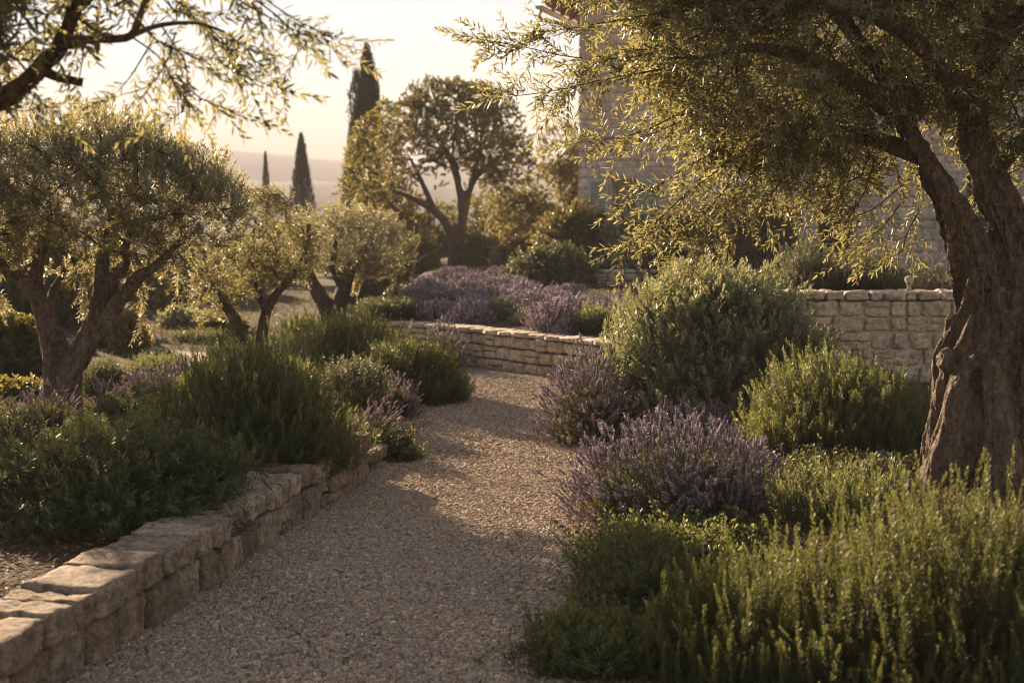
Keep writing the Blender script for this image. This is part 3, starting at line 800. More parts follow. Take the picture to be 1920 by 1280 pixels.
shrub('shrub', 'grey green ball of a bush across the far path', 'shrub', c, rx, .35, h, 'broad', 420, 'shrub', .4, 20, dj=.35, size=1.2)
c, rx, h = pxs(372, 452, 592, 19.)
shrub('shrub', 'low olive green bush across the far path beside the grey green ball', 'shrub', c, rx, .4, h, 'broad', 420, 'tree', .4, 21, dj=.35, size=1.2)

# terrace behind the curved wall
LT = 'lavender clumps on the terrace above the curved wall'
LAV = [('lavender on the terrace corner just above the start of the curved wall', 745, 870, 534, 17.6),
       ('broad lavender in the middle of the terrace above the curved wall', 850, 985, 548, 16.6),
       ('lavender on the terrace below the round crowned tree', 880, 1010, 520, 19.2),
       ('lavender behind the two pale santolinas', 985, 1085, 545, 16.3),
       ('pinkish lavender above the coping beside the green rosemary ball', 1010, 1130, 556, 14.9),
       ('lavender farther up the terrace in front of the upper terrace wall', 1075, 1200, 556, 18.6),
       ('lavender tucked behind the large grey shrub on the terrace', 1120, 1245, 566, 16.6),
       ('bluish lavender right under the upper terrace wall', 985, 1080, 522, 21.2),
       ('lavender at the foot of the round crowned tree', 800, 900, 508, 23.),
       ('lavender patch just below the dark clipped hedge bush', 895, 990, 506, 23.4),
       ('lavender filling the gap behind the clipped ball', 765, 850, 526, 19.6), ('lavender between the terrace corner and the broad middle clump', 830, 920, 532, 18.1),
       ('lavender touching the coping where the curved wall turns away', 770, 880, 566, 16.1), ('lavender right behind the coping left of the larger santolina', 840, 935, 560, 15.5),
       ('lavender spilling to the coping between santolina and rosemary ball', 990, 1080, 572, 14.2), ('tall lavender behind the coping next to the smaller santolina', 950, 1040, 552, 15.6), ('lavender above the hidden end of the curved wall', 1090, 1190, 560, 14.6),
       ('lavender behind the larger santolina', 930, 1030, 534, 17.7), ('lavender running back from the smaller santolina', 1020, 1110, 540, 19.8),
       ('lavender at the far edge of the terrace beside the clipped hedge', 940, 1040, 508, 22.6), ('lavender against the end of the upper terrace wall', 1040, 1130, 546, 20.4),
       ('lavender deep on the terrace below the forked trunk', 830, 930, 516, 21.2), ('lavender at the inner side of the green rosemary ball', 1070, 1170, 566, 15.6)]
for i, (lb, x0, x1, yt, d) in enumerate(LAV):
    c, rx, h = pxs(x0, x1, yt - 8, d); lavender(lb, c, rx, .5, h, 420, 620, 30 + i, LT, bl='far', up=.6, bsize=1.35)
c, rx, h = pxs(785, 885, 604, 14.35)
lavender('dark lavender in shade at the foot of the curved terrace wall', (c[0], c[1] - .1), rx, .25, h, 420, 300, 45, bl='far', bsize=1.)
c, rx, h = pxs(788, 858, 548, 17.0)
shrub('shrub', 'dark green clipped ball among the terrace lavenders', 'shrub', c, rx, .35, h, 'rosemary_soft', 520, 'rosemary_dark', .4, 41, dj=.3)
for i, (lb, x0, x1, yt, d) in enumerate([('pale grey santolina above the coping of the curved wall', 905, 968, 556, 15.7), ('smaller pale santolina beside the pinkish terrace lavender', 962, 1022, 571, 15.1)]):
    c, rx, h = pxs(x0, x1, yt, d); shrub('santolina', lb, 'shrub', c, rx, .25, h, 'sage', 420, 'sage', .6, 42 + i, 'pale santolinas on the terrace', dj=.2, ltone=.15)
c, rx, h = pxs(1078, 1172, 572, 13.9)
shrub('rosemary', 'round olive green rosemary hanging over the end of the curved wall', 'rosemary', c, rx, .35, h, 'rosemary', 620, 'rosemary', .55, 44, dj=.22)
c, rx, h = pxs(672, 792, 572, 15.9)
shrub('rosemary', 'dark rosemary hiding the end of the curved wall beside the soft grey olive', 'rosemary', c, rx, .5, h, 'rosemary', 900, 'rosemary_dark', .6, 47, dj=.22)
c, rx, h = pxs(735, 800, 556, 19.5)
shrub('shrub', 'dark low bush beside the lavender on the terrace corner', 'shrub', c, rx, .4, h, 'broad', 350, 'rosemary_dark', .4, 46, dj=.3)

# in front of the house
UT = 'dark shrubs closing the back of the lavender terrace'
for i, (lb, x0, x1, yt, d) in enumerate([('dark shrub left of the forked trunk at the back of the terrace', 735, 830, 448, 28.), ('dark shrub right of the forked trunk at the back of the terrace', 862, 945, 442, 29.), ('dark shrub between the forked trunk and the clipped hedge bush', 925, 1015, 446, 27.), ('dark shrub behind the soft grey olive at the back of the terrace', 660, 750, 462, 26.)]):
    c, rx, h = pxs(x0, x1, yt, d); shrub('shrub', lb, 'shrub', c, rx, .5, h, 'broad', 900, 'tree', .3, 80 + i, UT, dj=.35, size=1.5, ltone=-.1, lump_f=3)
HS = 'shrubs in front of the house'
for lb, x0, x1, yt, d, kind, mt, n, sd in (
        ('leafy shrub with yellow lit leaves below the house corner', 1005, 1150, 402, 23.0, 'broad', 'tree', 1300, 51),
        ('low dark clipped hedge bush at the end of the upper terrace wall', 955, 1120, 468, 21.0, 'broad', 'rosemary_dark', 1100, 52),
        ('green rounded bush on the upper terrace under the window', 1130, 1265, 404, 22.6, 'broad', 'shrub', 1100, 53),
        ('tall dark bush between the two shuttered windows', 1290, 1500, 365, 21.2, 'broad', 'tree', 2400, 54),
        ('dark bush hugging the house wall below the window', 1200, 1330, 405, 22.3, 'broad', 'tree', 900, 55)):
    c, rx, h = pxs(x0, x1, yt, d); shrub('shrub', lb, 'shrub', c, rx, min(rx, .9), h, kind, n, mt, .35, sd, HS, dj=.35, size=1.25, ltone=-.05, lump_f=3)
c, rx, h = pxs(1220, 1345, 484, 14.6); shrub('shrub', 'grey green shrub peeping over the large evergreen shrub on the lavender terrace', 'shrub', c, rx, .4, h, 'shrub', 800, 'shrub', .5, 89, dj=.28)
TB = 'plants on top of the tall terrace wall'
c, rx, h = pxs(1445, 1570, 458, 12.0); shrub('rosemary', 'pale tipped grey rosemary on the terrace behind the large grey shrub', 'rosemary', c, rx, .35, h, 'rosemary', 650, 'sage', .75, 56, TB, dj=.16, tops=.1)
c, rx, h = pxs(1545, 1700, 468, 12.1); shrub('rosemary', 'dark grey green rosemary behind the stone knob on the wall', 'rosemary', c, rx, .4, h, 'rosemary', 900, 'sage', .7, 57, TB, dj=.16, ltone=-.15)
c, rx, h = pxs(1650, 1800, 462, 12.4); lavender('mauve tipped lavender on the tall terrace wall beside the olive trunk', c, rx, .4, h, 420, 170, 58, TB, bl='soft')
c, rx, h = pxs(1790, 1960, 470, 12.2); shrub('rosemary', 'rosemary on the tall terrace wall behind the olive trunk', 'rosemary', c, rx, .4, h, 'rosemary', 600, 'sage', .7, 59, TB, dj=.16)

# bed under the gnarled olive
c, rx, h = pxs(1130, 1545, 496, 9.6)
shrub('evergreen_shrub', 'large grey green evergreen shrub with upright leafy shoots before the tall terrace wall', 'shrub', c, rx, .75, h, 'shrub', 3400, 'shrub', .5, 60, dj=.26, lump_f=2.6, tops=.07, size=.95, ns=26, rad=.011, frac_in=.3)
c, rx, h = pxs(1010, 1225, 652, 9.3)
lavender('large mauve lavender bulging over the gravel before the grey green evergreen shrub', c, rx, .45, h, 1000, 900, 61, bl='near', bsize=1.15)
c, rx, h = pxs(1185, 1420, 752, 8.7)
lavender('shaded purple lavender at the foot of the grey green evergreen shrub', c, rx, .35, h, 700, 420, 62, bl='near', up=.75, bsize=1.2)
c, rx, h = pxs(1420, 1520, 690, 9.4)
lavender('dim lavender between the grey green evergreen shrub and the upright green rosemary', c, rx, .3, h, 420, 220, 63, bl='near', up=.7)
c, rx, h = pxs(1065, 1525, 800, 6.8)
lavender('pale flowered spreading lavender leaning out over the gravel beside the path', c, rx, .55, h, 1600, 1700, 64, bl='near', bsize=1.05, spread=1.25, lean=(-.12, -.08, 0), dj=.22)
c, rx, h = pxs(1425, 1765, 668, 7.9)
shrub('rosemary', 'bright green upright rosemary left of the gnarled olive trunk', 'rosemary', c, rx, .5, h, 'rosemary', 2300, 'rosemary', .75, 65, dj=.16, tops=.09, ltone=.08, lean=(-.04, 0, 0))
c, rx, h = pxs(1480, 1740, 893, 7.0)
shrub('creeping_herb', 'leafy herb patch in the shade at the left foot of the gnarled olive', 'herb', c, rx, .3, h, 'herb', 420, 'rosemary_dark', .4, 73, dj=.5, size=1.2, ns=30, rad=.003, tops=.25, lump_f=5)
c = at(1640, 900, 6.55)[:2]
shrub('seedling', 'small whorled seedling at the foot of the gnarled olive', 'seedling', (c[0], c[1]), .13, .1, .16, 'tuft', 26, 'sage', .7, 66, dj=.3, ns=4, rad=.003)
c, rx, h = pxs(1110, 1480, 985, 5.95)
shrub('creeping_herb', 'low tangled leafy herb under the spreading lavender', 'herb', c, rx, .45, h, 'herb', 1700, 'rosemary', .4, 67, dj=.5, size=1.2, ltone=.05, ns=60, rad=.003, tops=.2, lump_f=4)
c, rx, h = pxs(1440, 1700, 935, 6.2)
shrub('rosemary', 'sparse young rosemary with bare woody stems below the upright green rosemary', 'rosemary', c, rx, .35, h, 'rosemary', 240, 'rosemary', .7, 68, dj=.3, size=.9, ns=60, rad=.003)
c, rx, h = pxs(1080, 1340, 1022, 5.3)
shrub('rosemary', 'low creeping dark rosemary spreading onto the gravel', 'rosemary', c, rx, .42, h, 'rosemary_soft', 1300, 'rosemary', .35, 69, dj=.4, ltone=.0, tops=.22, lump_f=4, boxy=2.2)
c, rx, h = pxs(985, 1260, 1190, 4.55)
shrub('rosemary', 'small creeping rosemary tuft at the bottom edge of the gravel', 'rosemary', c, rx, .3, h, 'rosemary_soft', 800, 'rosemary', .5, 70, dj=.4, tops=.22, lump_f=4)
c, rx, h = pxs(1245, 1660, 1040, 4.3)
shrub('rosemary', 'blurred upright rosemary close to the camera with shaded lower stems', 'rosemary', c, rx, .42, h, 'rosemary_near', 1300, 'rosemary', .82, 71, dj=.14, tops=.11, ltone=-.04)
c, rx, h = pxs(1480, 2090, 915, 4.1)
shrub('rosemary', 'tall blurred rosemary filling the corner below the gnarled olive', 'rosemary', c, rx, .48, h, 'rosemary_near', 1700, 'rosemary', .85, 72, dj=.14, tops=.12, ltone=-.04)

# ------------------------------------------------------------------ trees
def trunk_mesh(name, tubes, parent, org, mat, voxel=.014, amp=.02, fine=.006, fr=9, zs=.2, union=True, seed=0):
    """tubes: list of (points+radius rows); voxel union, then bark ridges pushed into the surface"""
    q = MB(); rr = np.random.default_rng(seed)
    for t in tubes:
        p = smooth_path(t, max(10, len(t) * 7)); ph = rr.uniform(0, 6.28, 3)
        lob = lambda a, s, ph=ph: 1 + .10 * np.cos(2 * a + ph[0] + s * 2) + .09 * np.cos(3 * a + ph[1] - s * 3) + .05 * np.cos(5 * a + ph[2] + s * 4)
        tube(q, p[:, :3], p[:, 3], 16, .5, 0, True, lob)
    me = q.mesh('tmp', [mat])
    o = bpy.data.objects.new('tmp', me); COL.objects.link(o)
    md = o.modifiers.new('r', 'REMESH'); md.mode = 'VOXEL'; md.voxel_size = voxel
    dg = bpy.context.evaluated_depsgraph_get()
    m2 = bpy.data.meshes.new_from_object(o.evaluated_get(dg))
    bpy.data.objects.remove(o)
    n = len(m2.vertices); co = np.empty(n * 3, np.float32); m2.vertices.foreach_get('co', co); co = co.reshape(-1, 3)
    no = np.empty(n * 3, np.float32); m2.vertex_normals.foreach_get('vector', no); no = no.reshape(-1, 3)
    dsp = np.empty(n)
    for i, p in enumerate(co):
        a = mnoise.noise(Vector((p[0] * fr, p[1] * fr, p[2] * fr * zs + seed)))
        b = mnoise.noise(Vector((p[0] * fr * 2.6 + 9, p[1] * fr * 2.6, p[2] * fr * zs * 3)))
        c = mnoise.noise(Vector((p[0] * 5 + 3, p[1] * 5, p[2] * 3.5)))
        dsp[i] = amp * ((.35 - abs(a) * 2.6) * 1.0 + .7 * c - .2) + fine * (.4 - 2 * abs(b)) 
    co = co + no * dsp[:, None] - np.asarray(org, np.float32)
    m2.vertices.foreach_set('co', co.ravel().astype(np.float32))
    m2.polygons.foreach_set('use_smooth', np.ones(len(m2.polygons), bool))
    m2.name = name
    if not m2.materials: m2.materials.append(mat)
    m2.update()
    o = bpy.data.objects.new(name, m2); COL.objects.link(o); o.parent = parent
    return o

def plain_limb(name, rows, parent, org, mat, sides=8, n=18, seed=0):
    p = smooth_path(rows, n); q = MB(); ph = np.random.default_rng(seed).uniform(0, 6.28, 2)
    tube(q, p[:, :3], p[:, 3], sides, .5, 0, True, lambda a, s: 1 + .12 * np.cos(2 * a + ph[0] + 3 * s) + .08 * np.cos(3 * a + ph[1] - 4 * s))
    return q.build(name, mat, parent, True, org)

def grow(limbs, targets, r, sag=.0, r0=.011, r1=.003):
    """thin branches from the limbs out to the targets; returns polylines and all nodes"""
    nodes = np.concatenate([smooth_path(l, 24)[6:, :3] for l in limbs])
    order = np.argsort(np.linalg.norm(targets[:, None] - nodes[None], axis=2).min(1))
    lines = []; buf = list(nodes); arr = nodes
    for k, t in enumerate(targets[order]):
        dd = np.linalg.norm(arr - t, axis=1); j = int(np.argmin(dd))
        if dd[j] < .05: continue
        a = arr[j]; mid = (a + t) / 2 + r.normal(0, .12, 3) * dd[j] + np.array([0, 0, .12 - sag]) * dd[j]
        p = smooth_path([a, mid, t], 7); rad = np.linspace(min(r0, .004 + dd[j] * .012), r1, 7)
        lines.append((p, rad)); arr = np.concatenate([arr, p[2:]])
    return lines, arr

def in_ells(ells, n, r, shell=.55):
    vol = np.array([e[1] * e[2] * e[3] * (e[4] if len(e) > 4 else 1) for e in ells]); k = r.choice(len(ells), n, p=vol / vol.sum())
    u = nrm(r.normal(0, 1, (n, 3))); s = np.where(r.random(n) < .55, r.uniform(.82, 1.04, n), r.uniform(shell ** 2, 1, n) ** .5)
    C = np.array([e[0] for e in ells])[k]; Rr = np.array([e[1:4] for e in ells])[k]
    return C + u * Rr * s[:, None], u, k

def crown(root, org, limbs, ells, nt, protos, leaf, r, up=.2, droop=0., size=1., nsub=160, dj=.3, extra=None, ltone=0., lumpf=1.6, cut=None, sag=0., r0=.011):
    T, u, k = in_ells(ells, nt, r)
    lump = sines(int(r.integers(1e6)), f=lumpf)
    keep = r.random(len(T)) < np.clip(.78 + 1.1 * lump(T), .05, 1)
    if cut is not None: keep &= cut(T)
    T, u = T[keep], u[keep]
    sub = T[r.choice(len(T), min(nsub, len(T)), replace=False)]
    lines, nodes = grow(limbs, sub, r, sag, r0)
    q = MB()
    for p, rad in lines: tube(q, p, rad, 5, .4, 1)
    near = np.empty(len(T), int)
    for i in range(0, len(T), 400):
        near[i:i + 400] = np.argmin(np.linalg.norm(T[i:i + 400, None] - nodes[None], axis=2), axis=1)
    d = nrm(nrm(T - nodes[near]) * .6 + u * .45 + np.array([0, 0, up - droop]) + r.normal(0, dj, (len(T), 3)))
    S = size * r.uniform(.75, 1.2, len(T)); L = np.mean([p_['L'] for p_ in protos])
    var = r.normal(0, .1, len(T)) + ltone
    scatter(q, protos, d, T - d * (L * S * .8)[:, None], S, var, r)
    if extra is not None: extra(q, r)
    return q.build('crown', [M[leaf], M['twig']], root, False, org)

def el(px, py, d, rpx, rpy, ry, w=1.):
    return (at(px, py, d), rpx / FPX * d, ry, rpy / FPX * d, w)

def lpx(rows, d):
    """limb through photo points: (px, py, radius px[, distance offset])"""
    return [(*at(q[0], q[1], d + (q[3] if len(q) > 3 else 0)), q[2] / FPX * d) for q in rows]

def spray(q, rows, r, protos, gap=.045, size=.9, n=None, droop=.35, rad=.004, spread=.9):
    """a hanging shoot: thin stem with leafy twigs set along it"""
    p = smooth_path(rows, 26)[:, :3]; L = np.linalg.norm(np.diff(p, axis=0), axis=1).sum()
    tube(q, p, np.linspace(rad, .0014, 26), 5, .5, 1)
    t = nrm(np.gradient(p, axis=0)); m_ = max(4, int(L / gap)); i = np.clip((np.linspace(.12, 1, m_) * 25).astype(int), 0, 25)
    d = nrm(t[i] * .9 + nrm(r.normal(0, 1, (m_, 3))) * spread + np.array([0, 0, -droop])); d[-1] = t[-1]
    scatter(q, protos, d, p[i], size * r.uniform(.6, 1., m_), r.normal(.05, .1, m_), r)

# --- the gnarled olive
r = np.random.default_rng(501)
D0 = 6.7
base = at(1825, 925, D0); base[2] = gz(base[0], base[1])
org = tuple(base)
gn = thing('olive_tree', 'old gnarled olive with twisted forked trunk and wide drooping crown', 'olive tree', org)
A = lpx([(1800, 985, 92), (1795, 900, 78), (1812, 800, 64), (1815, 700, 60), (1832, 610, 52), (1836, 530, 46), (1815, 450, 43), (1772, 370, 33), (1728, 290, 27), (1690, 215, 23), (1640, 120, 18), (1580, 20, 13)], D0)
B = lpx([(1880, 985, 90, -.08), (1862, 900, 74, -.1), (1858, 800, 60, -.12), (1868, 710, 52, -.14), (1895, 630, 46, -.12), (1915, 550, 46, -.08), (1905, 460, 46, 0), (1868, 370, 40, .02), (1832, 290, 35, .02), (1822, 220, 31, 0), (1836, 130, 27, .05), (1860, 20, 22, .1), (1900, -120, 15, .2)], D0)
C_ = lpx([(1960, 985, 66, .05), (1930, 880, 44, .05), (1915, 780, 36, .05), (1912, 690, 30, .02)], D0)
E_ = lpx([(1745, 985, 46, -.12), (1762, 900, 38, -.14), (1785, 800, 30, -.16), (1800, 720, 24, -.16), (1838, 660, 18, -.16)], D0)
F_ = lpx([(1905, 985, 42, -.26), (1880, 880, 32, -.28), (1868, 790, 24, -.26), (1880, 720, 18, -.22)], D0)
K1 = lpx([(1800, 690, 30, -.02), (1776, 676, 24, -.06), (1760, 672, 16, -.08)], D0)
K2 = lpx([(1830, 760, 20, -.2), (1812, 742, 26, -.24), (1800, 730, 14, -.25)], D0)
K3 = lpx([(1800, 610, 30, .02), (1782, 618, 17, -.02)], D0)
K4 = lpx([(1885, 600, 20, -.15), (1868, 565, 15, -.16), (1880, 540, 12, -.14)], D0)
def strands(main, n, u0, u1, twist, r, k=.25, wob=.10):
    p = smooth_path(main, 60); out = []
    for i in range(n):
        ph = 2 * PI * (i + r.uniform(-.3, .3)) / n; a, b_ = u0 + r.uniform(0, .06), u1 - r.uniform(0, .22); rows = []
        for j in range(9):
            t = a + (b_ - a) * j / 8; q = p[int(t * 59)]; an = ph + twist * t * 3 + .35 * math.sin(t * 9 + i)
            rad = q[3] * (.86 + r.uniform(-wob, wob))
            rows.append((q[0] + math.cos(an) * rad, q[1] + math.sin(an) * rad, q[2], q[3] * k * (1 - .35 * j / 8) * r.uniform(.8, 1.25)))
        out.append(rows)
    return out
A0, B0 = [(*q[:3], q[3] * .74) for q in A], [(*q[:3], q[3] * .74) for q in B]
ST = strands(A, 10, 0, .8, 1.3, r) + strands(B, 10, 0, .85, -1.2, r)
trunk_mesh('trunk', [A0, B0, C_, E_, F_, K1, K3, K4] + ST, gn, org, M['bark'], .0085, .017, .010, 13, .15, seed=4)
G = [lpx([(1690, 215, 20), (1560, 130, 15, -.2), (1430, 90, 10, -.35), (1330, 105, 5, -.4), (1250, 110, 2, -.45)], D0),
     lpx([(1728, 290, 18), (1600, 250, 12, .3), (1470, 240, 8, .5), (1330, 290, 5, .6)], D0),
     lpx([(1822, 220, 20), (1720, 80, 15, -.5), (1560, 0, 11, -.9), (1380, -40, 7, -1.1)], D0),
     lpx([(1836, 130, 20), (1930, 20, 14, -.3), (2060, -60, 10, -.5), (2180, -80, 6, -.6)], D0),
     lpx([(1840, 100, 18), (1900, -20, 14, .6), (2000, -60, 10, 1.0)], D0),
     lpx([(1640, 120, 16), (1520, -20, 12, .5), (1350, -80, 8, .9), (1200, -60, 5, 1.0)], D0),
     lpx([(1860, 330, 15), (1930, 250, 11, .3), (2010, 230, 7, .5)], D0)]
for i, g in enumerate(G): plain_limb('limb', g, gn, org, M['bark'], 8, 20, i)
EL = [el(1465, 110, D0, 285, 215, .95), el(1700, 20, D0, 320, 215, 1.1), el(1290, 80, D0 - .2, 110, 110, .5), el(1400, 270, D0, 130, 90, .6),
      el(1520, 320, D0 + .4, 130, 75, .5), el(1960, 90, D0, 230, 230, 1.0), el(1670, 345, D0 + .6, 85, 90, .3, .5), el(1920, 350, D0 + .8, 110, 90, .4), el(1400, -150, D0, 500, 180, 1.1), el(1800, -190, D0, 400, 180, 1.2)]
SPR = [([(1330, 60), (1200, 105), (1080, 108), (980, 88), (893, 72)], -.45), ([(1260, 20), (1150, 40), (1060, 55), (985, 62)], -.4), ([(1240, 130), (1130, 150), (1030, 172), (948, 182)], -.45),
       ([(1300, 200), (1200, 248), (1130, 262), (1085, 268)], -.3), ([(1260, 90), (1160, 100), (1090, 140), (1040, 205)], -.4), ([(1330, 200), (1250, 240), (1190, 262), (1150, 280)], -.2),
       ([(1370, 300), (1280, 370), (1220, 425), (1160, 465)], -.1), ([(1400, 300), (1340, 380), (1290, 430), (1255, 488)], -.2), ([(1360, 270), (1280, 320), (1225, 352), (1180, 375)], -.1), ([(1430, 300), (1370, 380), (1320, 450), (1285, 505)], -.3),
       ([(1480, 310), (1450, 360), (1415, 400), (1385, 440)], -.2), ([(1540, 320), (1520, 360), (1505, 385), (1490, 405)], .1),
       ([(1700, 340), (1640, 390), (1600, 410), (1590, 440)], .5), ([(1690, 380), (1650, 430), (1620, 450), (1600, 470)], .5), ([(1720, 400), (1700, 440), (1690, 470), (1660, 490)], .5), ([(1600, 300), (1580, 350), (1560, 380), (1545, 405)], .3),
       ([(1640, 300), (1625, 350), (1612, 375), (1595, 395)], .0), ([(1900, 380), (1910, 430), (1905, 460), (1895, 480)], .6), ([(1320, 330), (1290, 360), (1262, 400), (1232, 440)], .1)]
def ex(q, r):
    for s, off in SPR: spray(q, [at(x, y, D0 + off) for x, y in s], r, SP['olive'], gap=.03, size=.78, droop=.1)
crown(gn, org, [A[6:], B[6:]] + G, EL, 11000, SP['olive'], 'olive', r, up=-.05, droop=.25, size=.64, nsub=420, dj=.35, extra=ex, lumpf=2.2, sag=.15)

# --- the round headed olive over the dark shrub
r = np.random.default_rng(502); D1 = 9.7
thin = lambda T_, k: [[(*q[:3], q[3] * k) for q in t] for t in T_]
base = at(115, 775, D1); base[2] = gz(base[0], base[1]); org = tuple(base)
ro_ = thing('olive_tree', 'round headed silvery olive with a four branched trunk behind the dark green shrub', 'olive tree', org)
TR = [lpx([(112, 800, 46), (116, 740, 38), (112, 690, 38), (98, 630, 28), (70, 560, 23), (30, 520, 20), (-30, 470, 15)], D1),
      lpx([(95, 790, 34, .05), (100, 700, 32, .05), (78, 600, 23, .05), (68, 520, 19, .08), (85, 440, 14, .1), (95, 370, 9, .1)], D1),
      lpx([(130, 790, 34, -.04), (130, 700, 32, -.05), (165, 620, 22, -.05), (188, 540, 18, -.08), (195, 470, 14, -.05), (210, 400, 9, -.05)], D1),
      lpx([(122, 760, 26, -.1), (140, 690, 28, -.1), (200, 600, 23, -.1), (250, 530, 19, -.15), (300, 490, 13, -.2), (350, 440, 8, -.2)], D1),
      lpx([(118, 720, 22, .2), (120, 660, 20, .25), (95, 580, 17, .35), (120, 500, 11, .5)], D1),
      lpx([(188, 545, 14, -.05), (235, 500, 13, .0), (232, 470, 11, .05), (250, 420, 8, .1)], D1)]
TR = thin(TR, .7)
trunk_mesh('trunk', TR, ro_, org, M['bark'], .011, .014, .006, 9, .2, seed=8)
EL = [el(215, 365, D1, 225, 115, .9), el(60, 350, D1, 190, 115, .9), el(340, 395, D1, 125, 85, .6), el(-80, 380, D1, 150, 120, .9), el(190, 290, D1, 120, 65, .5), el(100, 470, D1 + .2, 140, 55, .6, .5), el(400, 430, D1, 60, 50, .4)]
def ex(q, r):
    for s, off in [([(230, 450), (260, 520), (270, 560), (262, 600)], .3), ([(320, 470), (330, 500), (345, 530), (352, 550)], .2), ([(130, 470), (150, 530), (155, 560), (165, 590)], .4), ([(20, 460), (10, 510), (0, 540), (5, 570)], .3)]:
        spray(q, [at(x, y, D1 + off) for x, y in s], r, SP['olive'], gap=.04, size=.7)
    n = 420; px = r.uniform(-60, 455, n)   # upright shoots on the top of the crown
    top = np.interp(px, [-60, 0, 60, 150, 190, 260, 310, 380, 420, 455], [270, 262, 258, 250, 236, 262, 285, 325, 345, 385])
    T = np.array([at(x, t_ + r.uniform(-26, 26), D1 + r.normal(0, .3)) for x, t_ in zip(px, top)])
    d = nrm(np.stack([r.normal(0, .2, n) + (px - 200) / 900, r.normal(0, .2, n), np.ones(n)], -1)); S = r.uniform(.6, 1.05, n)
    scatter(q, SP['olive_up'], d, T - d * .1, S, r.normal(.1, .1, n), r)
crown(ro_, org, TR, EL, 3500, SP['olive_up'], 'olive_grey', r, up=.55, size=.76, nsub=300, dj=.35, extra=ex, lumpf=3.2)

# --- olives at the bend of the path
def small_olive(label, d, rows, ells, n, seed, leaf='olive', size=1.05, nsub=140, group=None, up=.25):
    r = np.random.default_rng(seed); TR = [lpx(q, d) for q in rows]
    org = (TR[0][0][0], TR[0][0][1], gz(TR[0][0][0], d))
    t = thing('olive_tree', label, 'olive tree', org, group)
    trunk_mesh('trunk', TR, t, org, M['bark_far'], .02, .010, .004, 8, .2, seed=seed)
    crown(t, org, TR, [el(*e[:2], d, *e[2:]) for e in ells], n, SP['olive_small'], leaf, r, up=up, size=size, nsub=nsub, dj=.35, lumpf=2.4)
    return t
small_olive('thin crowned olive with two leaning stems behind the big upright rosemary', 14.2,
            [[(462, 720, 16), (455, 650, 14), (440, 600, 12), (415, 560, 9), (390, 510, 6)], [(485, 720, 14), (490, 640, 13), (500, 580, 11), (535, 530, 9), (570, 480, 6), (580, 420, 4)], [(500, 585, 8, .1), (480, 540, 7, .2), (470, 480, 5, .3), (480, 410, 3, .3)]],
            [(500, 440, 95, 85, .6), (430, 500, 75, 75, .5), (545, 480, 60, 60, .4), (480, 380, 60, 35, .4), (400, 560, 50, 50, .4, .5)], 1500, 511, 'olive', .8)
small_olive('soft grey olive with a twin stem above the small dark rosemary', 18.6,
            [[(622, 640, 20), (618, 590, 17), (598, 550, 13), (580, 510, 9), (575, 460, 6)], [(628, 640, 18), (632, 585, 15), (645, 540, 13), (660, 500, 10), (690, 460, 6)], [(640, 560, 10, .2), (672, 560, 9, .3), (690, 510, 7, .4), (700, 440, 4, .4)], [(645, 540, 9), (625, 500, 7), (630, 440, 4)]],
            [(660, 450, 105, 72, .9), (590, 450, 60, 65, .6), (720, 470, 75, 60, .7), (640, 400, 70, 30, .5)], 2300, 512, 'olive_grey', .85, up=.5)

# --- the olive that reaches in from outside the picture
r = np.random.default_rng(503); D2 = 4.0
base = np.array([-2.55, 4.25, gz(-2.55, 4.25)]); org = tuple(base)
oh = thing('olive_tree', 'overhanging olive branches reaching into the pale sky from outside the picture', 'olive tree', org)
TM = [(*base + [0, 0, -.1], .13), (*base + [.03, 0, .5], .105), (*base + [.15, -.03, 1.0], .09)]
TM += lpx([(-330, 420, 44), (-120, 250, 36), (0, 190, 29), (60, 140, 27), (110, 90, 24), (140, 20, 18), (165, -60, 13), (200, -160, 8)], D2)
TM = TM[:3] + [(*q[:3], q[3] * .66) for q in TM[3:]]
trunk_mesh('trunk', [TM], oh, org, M['bark'], .014, .007, .003, 12, .3, seed=3)
G = [lpx([(118, 80, 15), (165, 74, 9, -.05), (240, 70, 8, -.1), (262, 30, 6, -.12), (290, -40, 4, -.15)], D2), lpx([(70, 128, 12), (110, 145, 9, .05), (155, 156, 7, .08)], D2),
     lpx([(240, 70, 6, -.1), (300, 48, 5, -.1), (370, 44, 3.5, -.1), (420, 60, 2.5, -.1)], D2), lpx([(0, 190, 14), (-60, 60, 10, .2), (-40, -60, 7, .3)], D2),
     lpx([(140, 20, 12), (260, -80, 9, .1), (420, -90, 7, .1), (560, -40, 4, .1)], D2), lpx([(-330, 420, 24), (-420, 250, 18, -.2), (-450, 60, 12, -.3)], D2)]
for i, g in enumerate(G): plain_limb('limb', g, oh, org, M['bark'], 8, 16, 40 + i)
EL = [el(40, 30, D2, 130, 105, .45), el(-150, 100, D2, 200, 150, .5), el(180, -90, D2, 300, 100, .5, .6), el(-250, -80, D2, 250, 150, .6), el(360, -60, D2, 170, 60, .3, .6)]
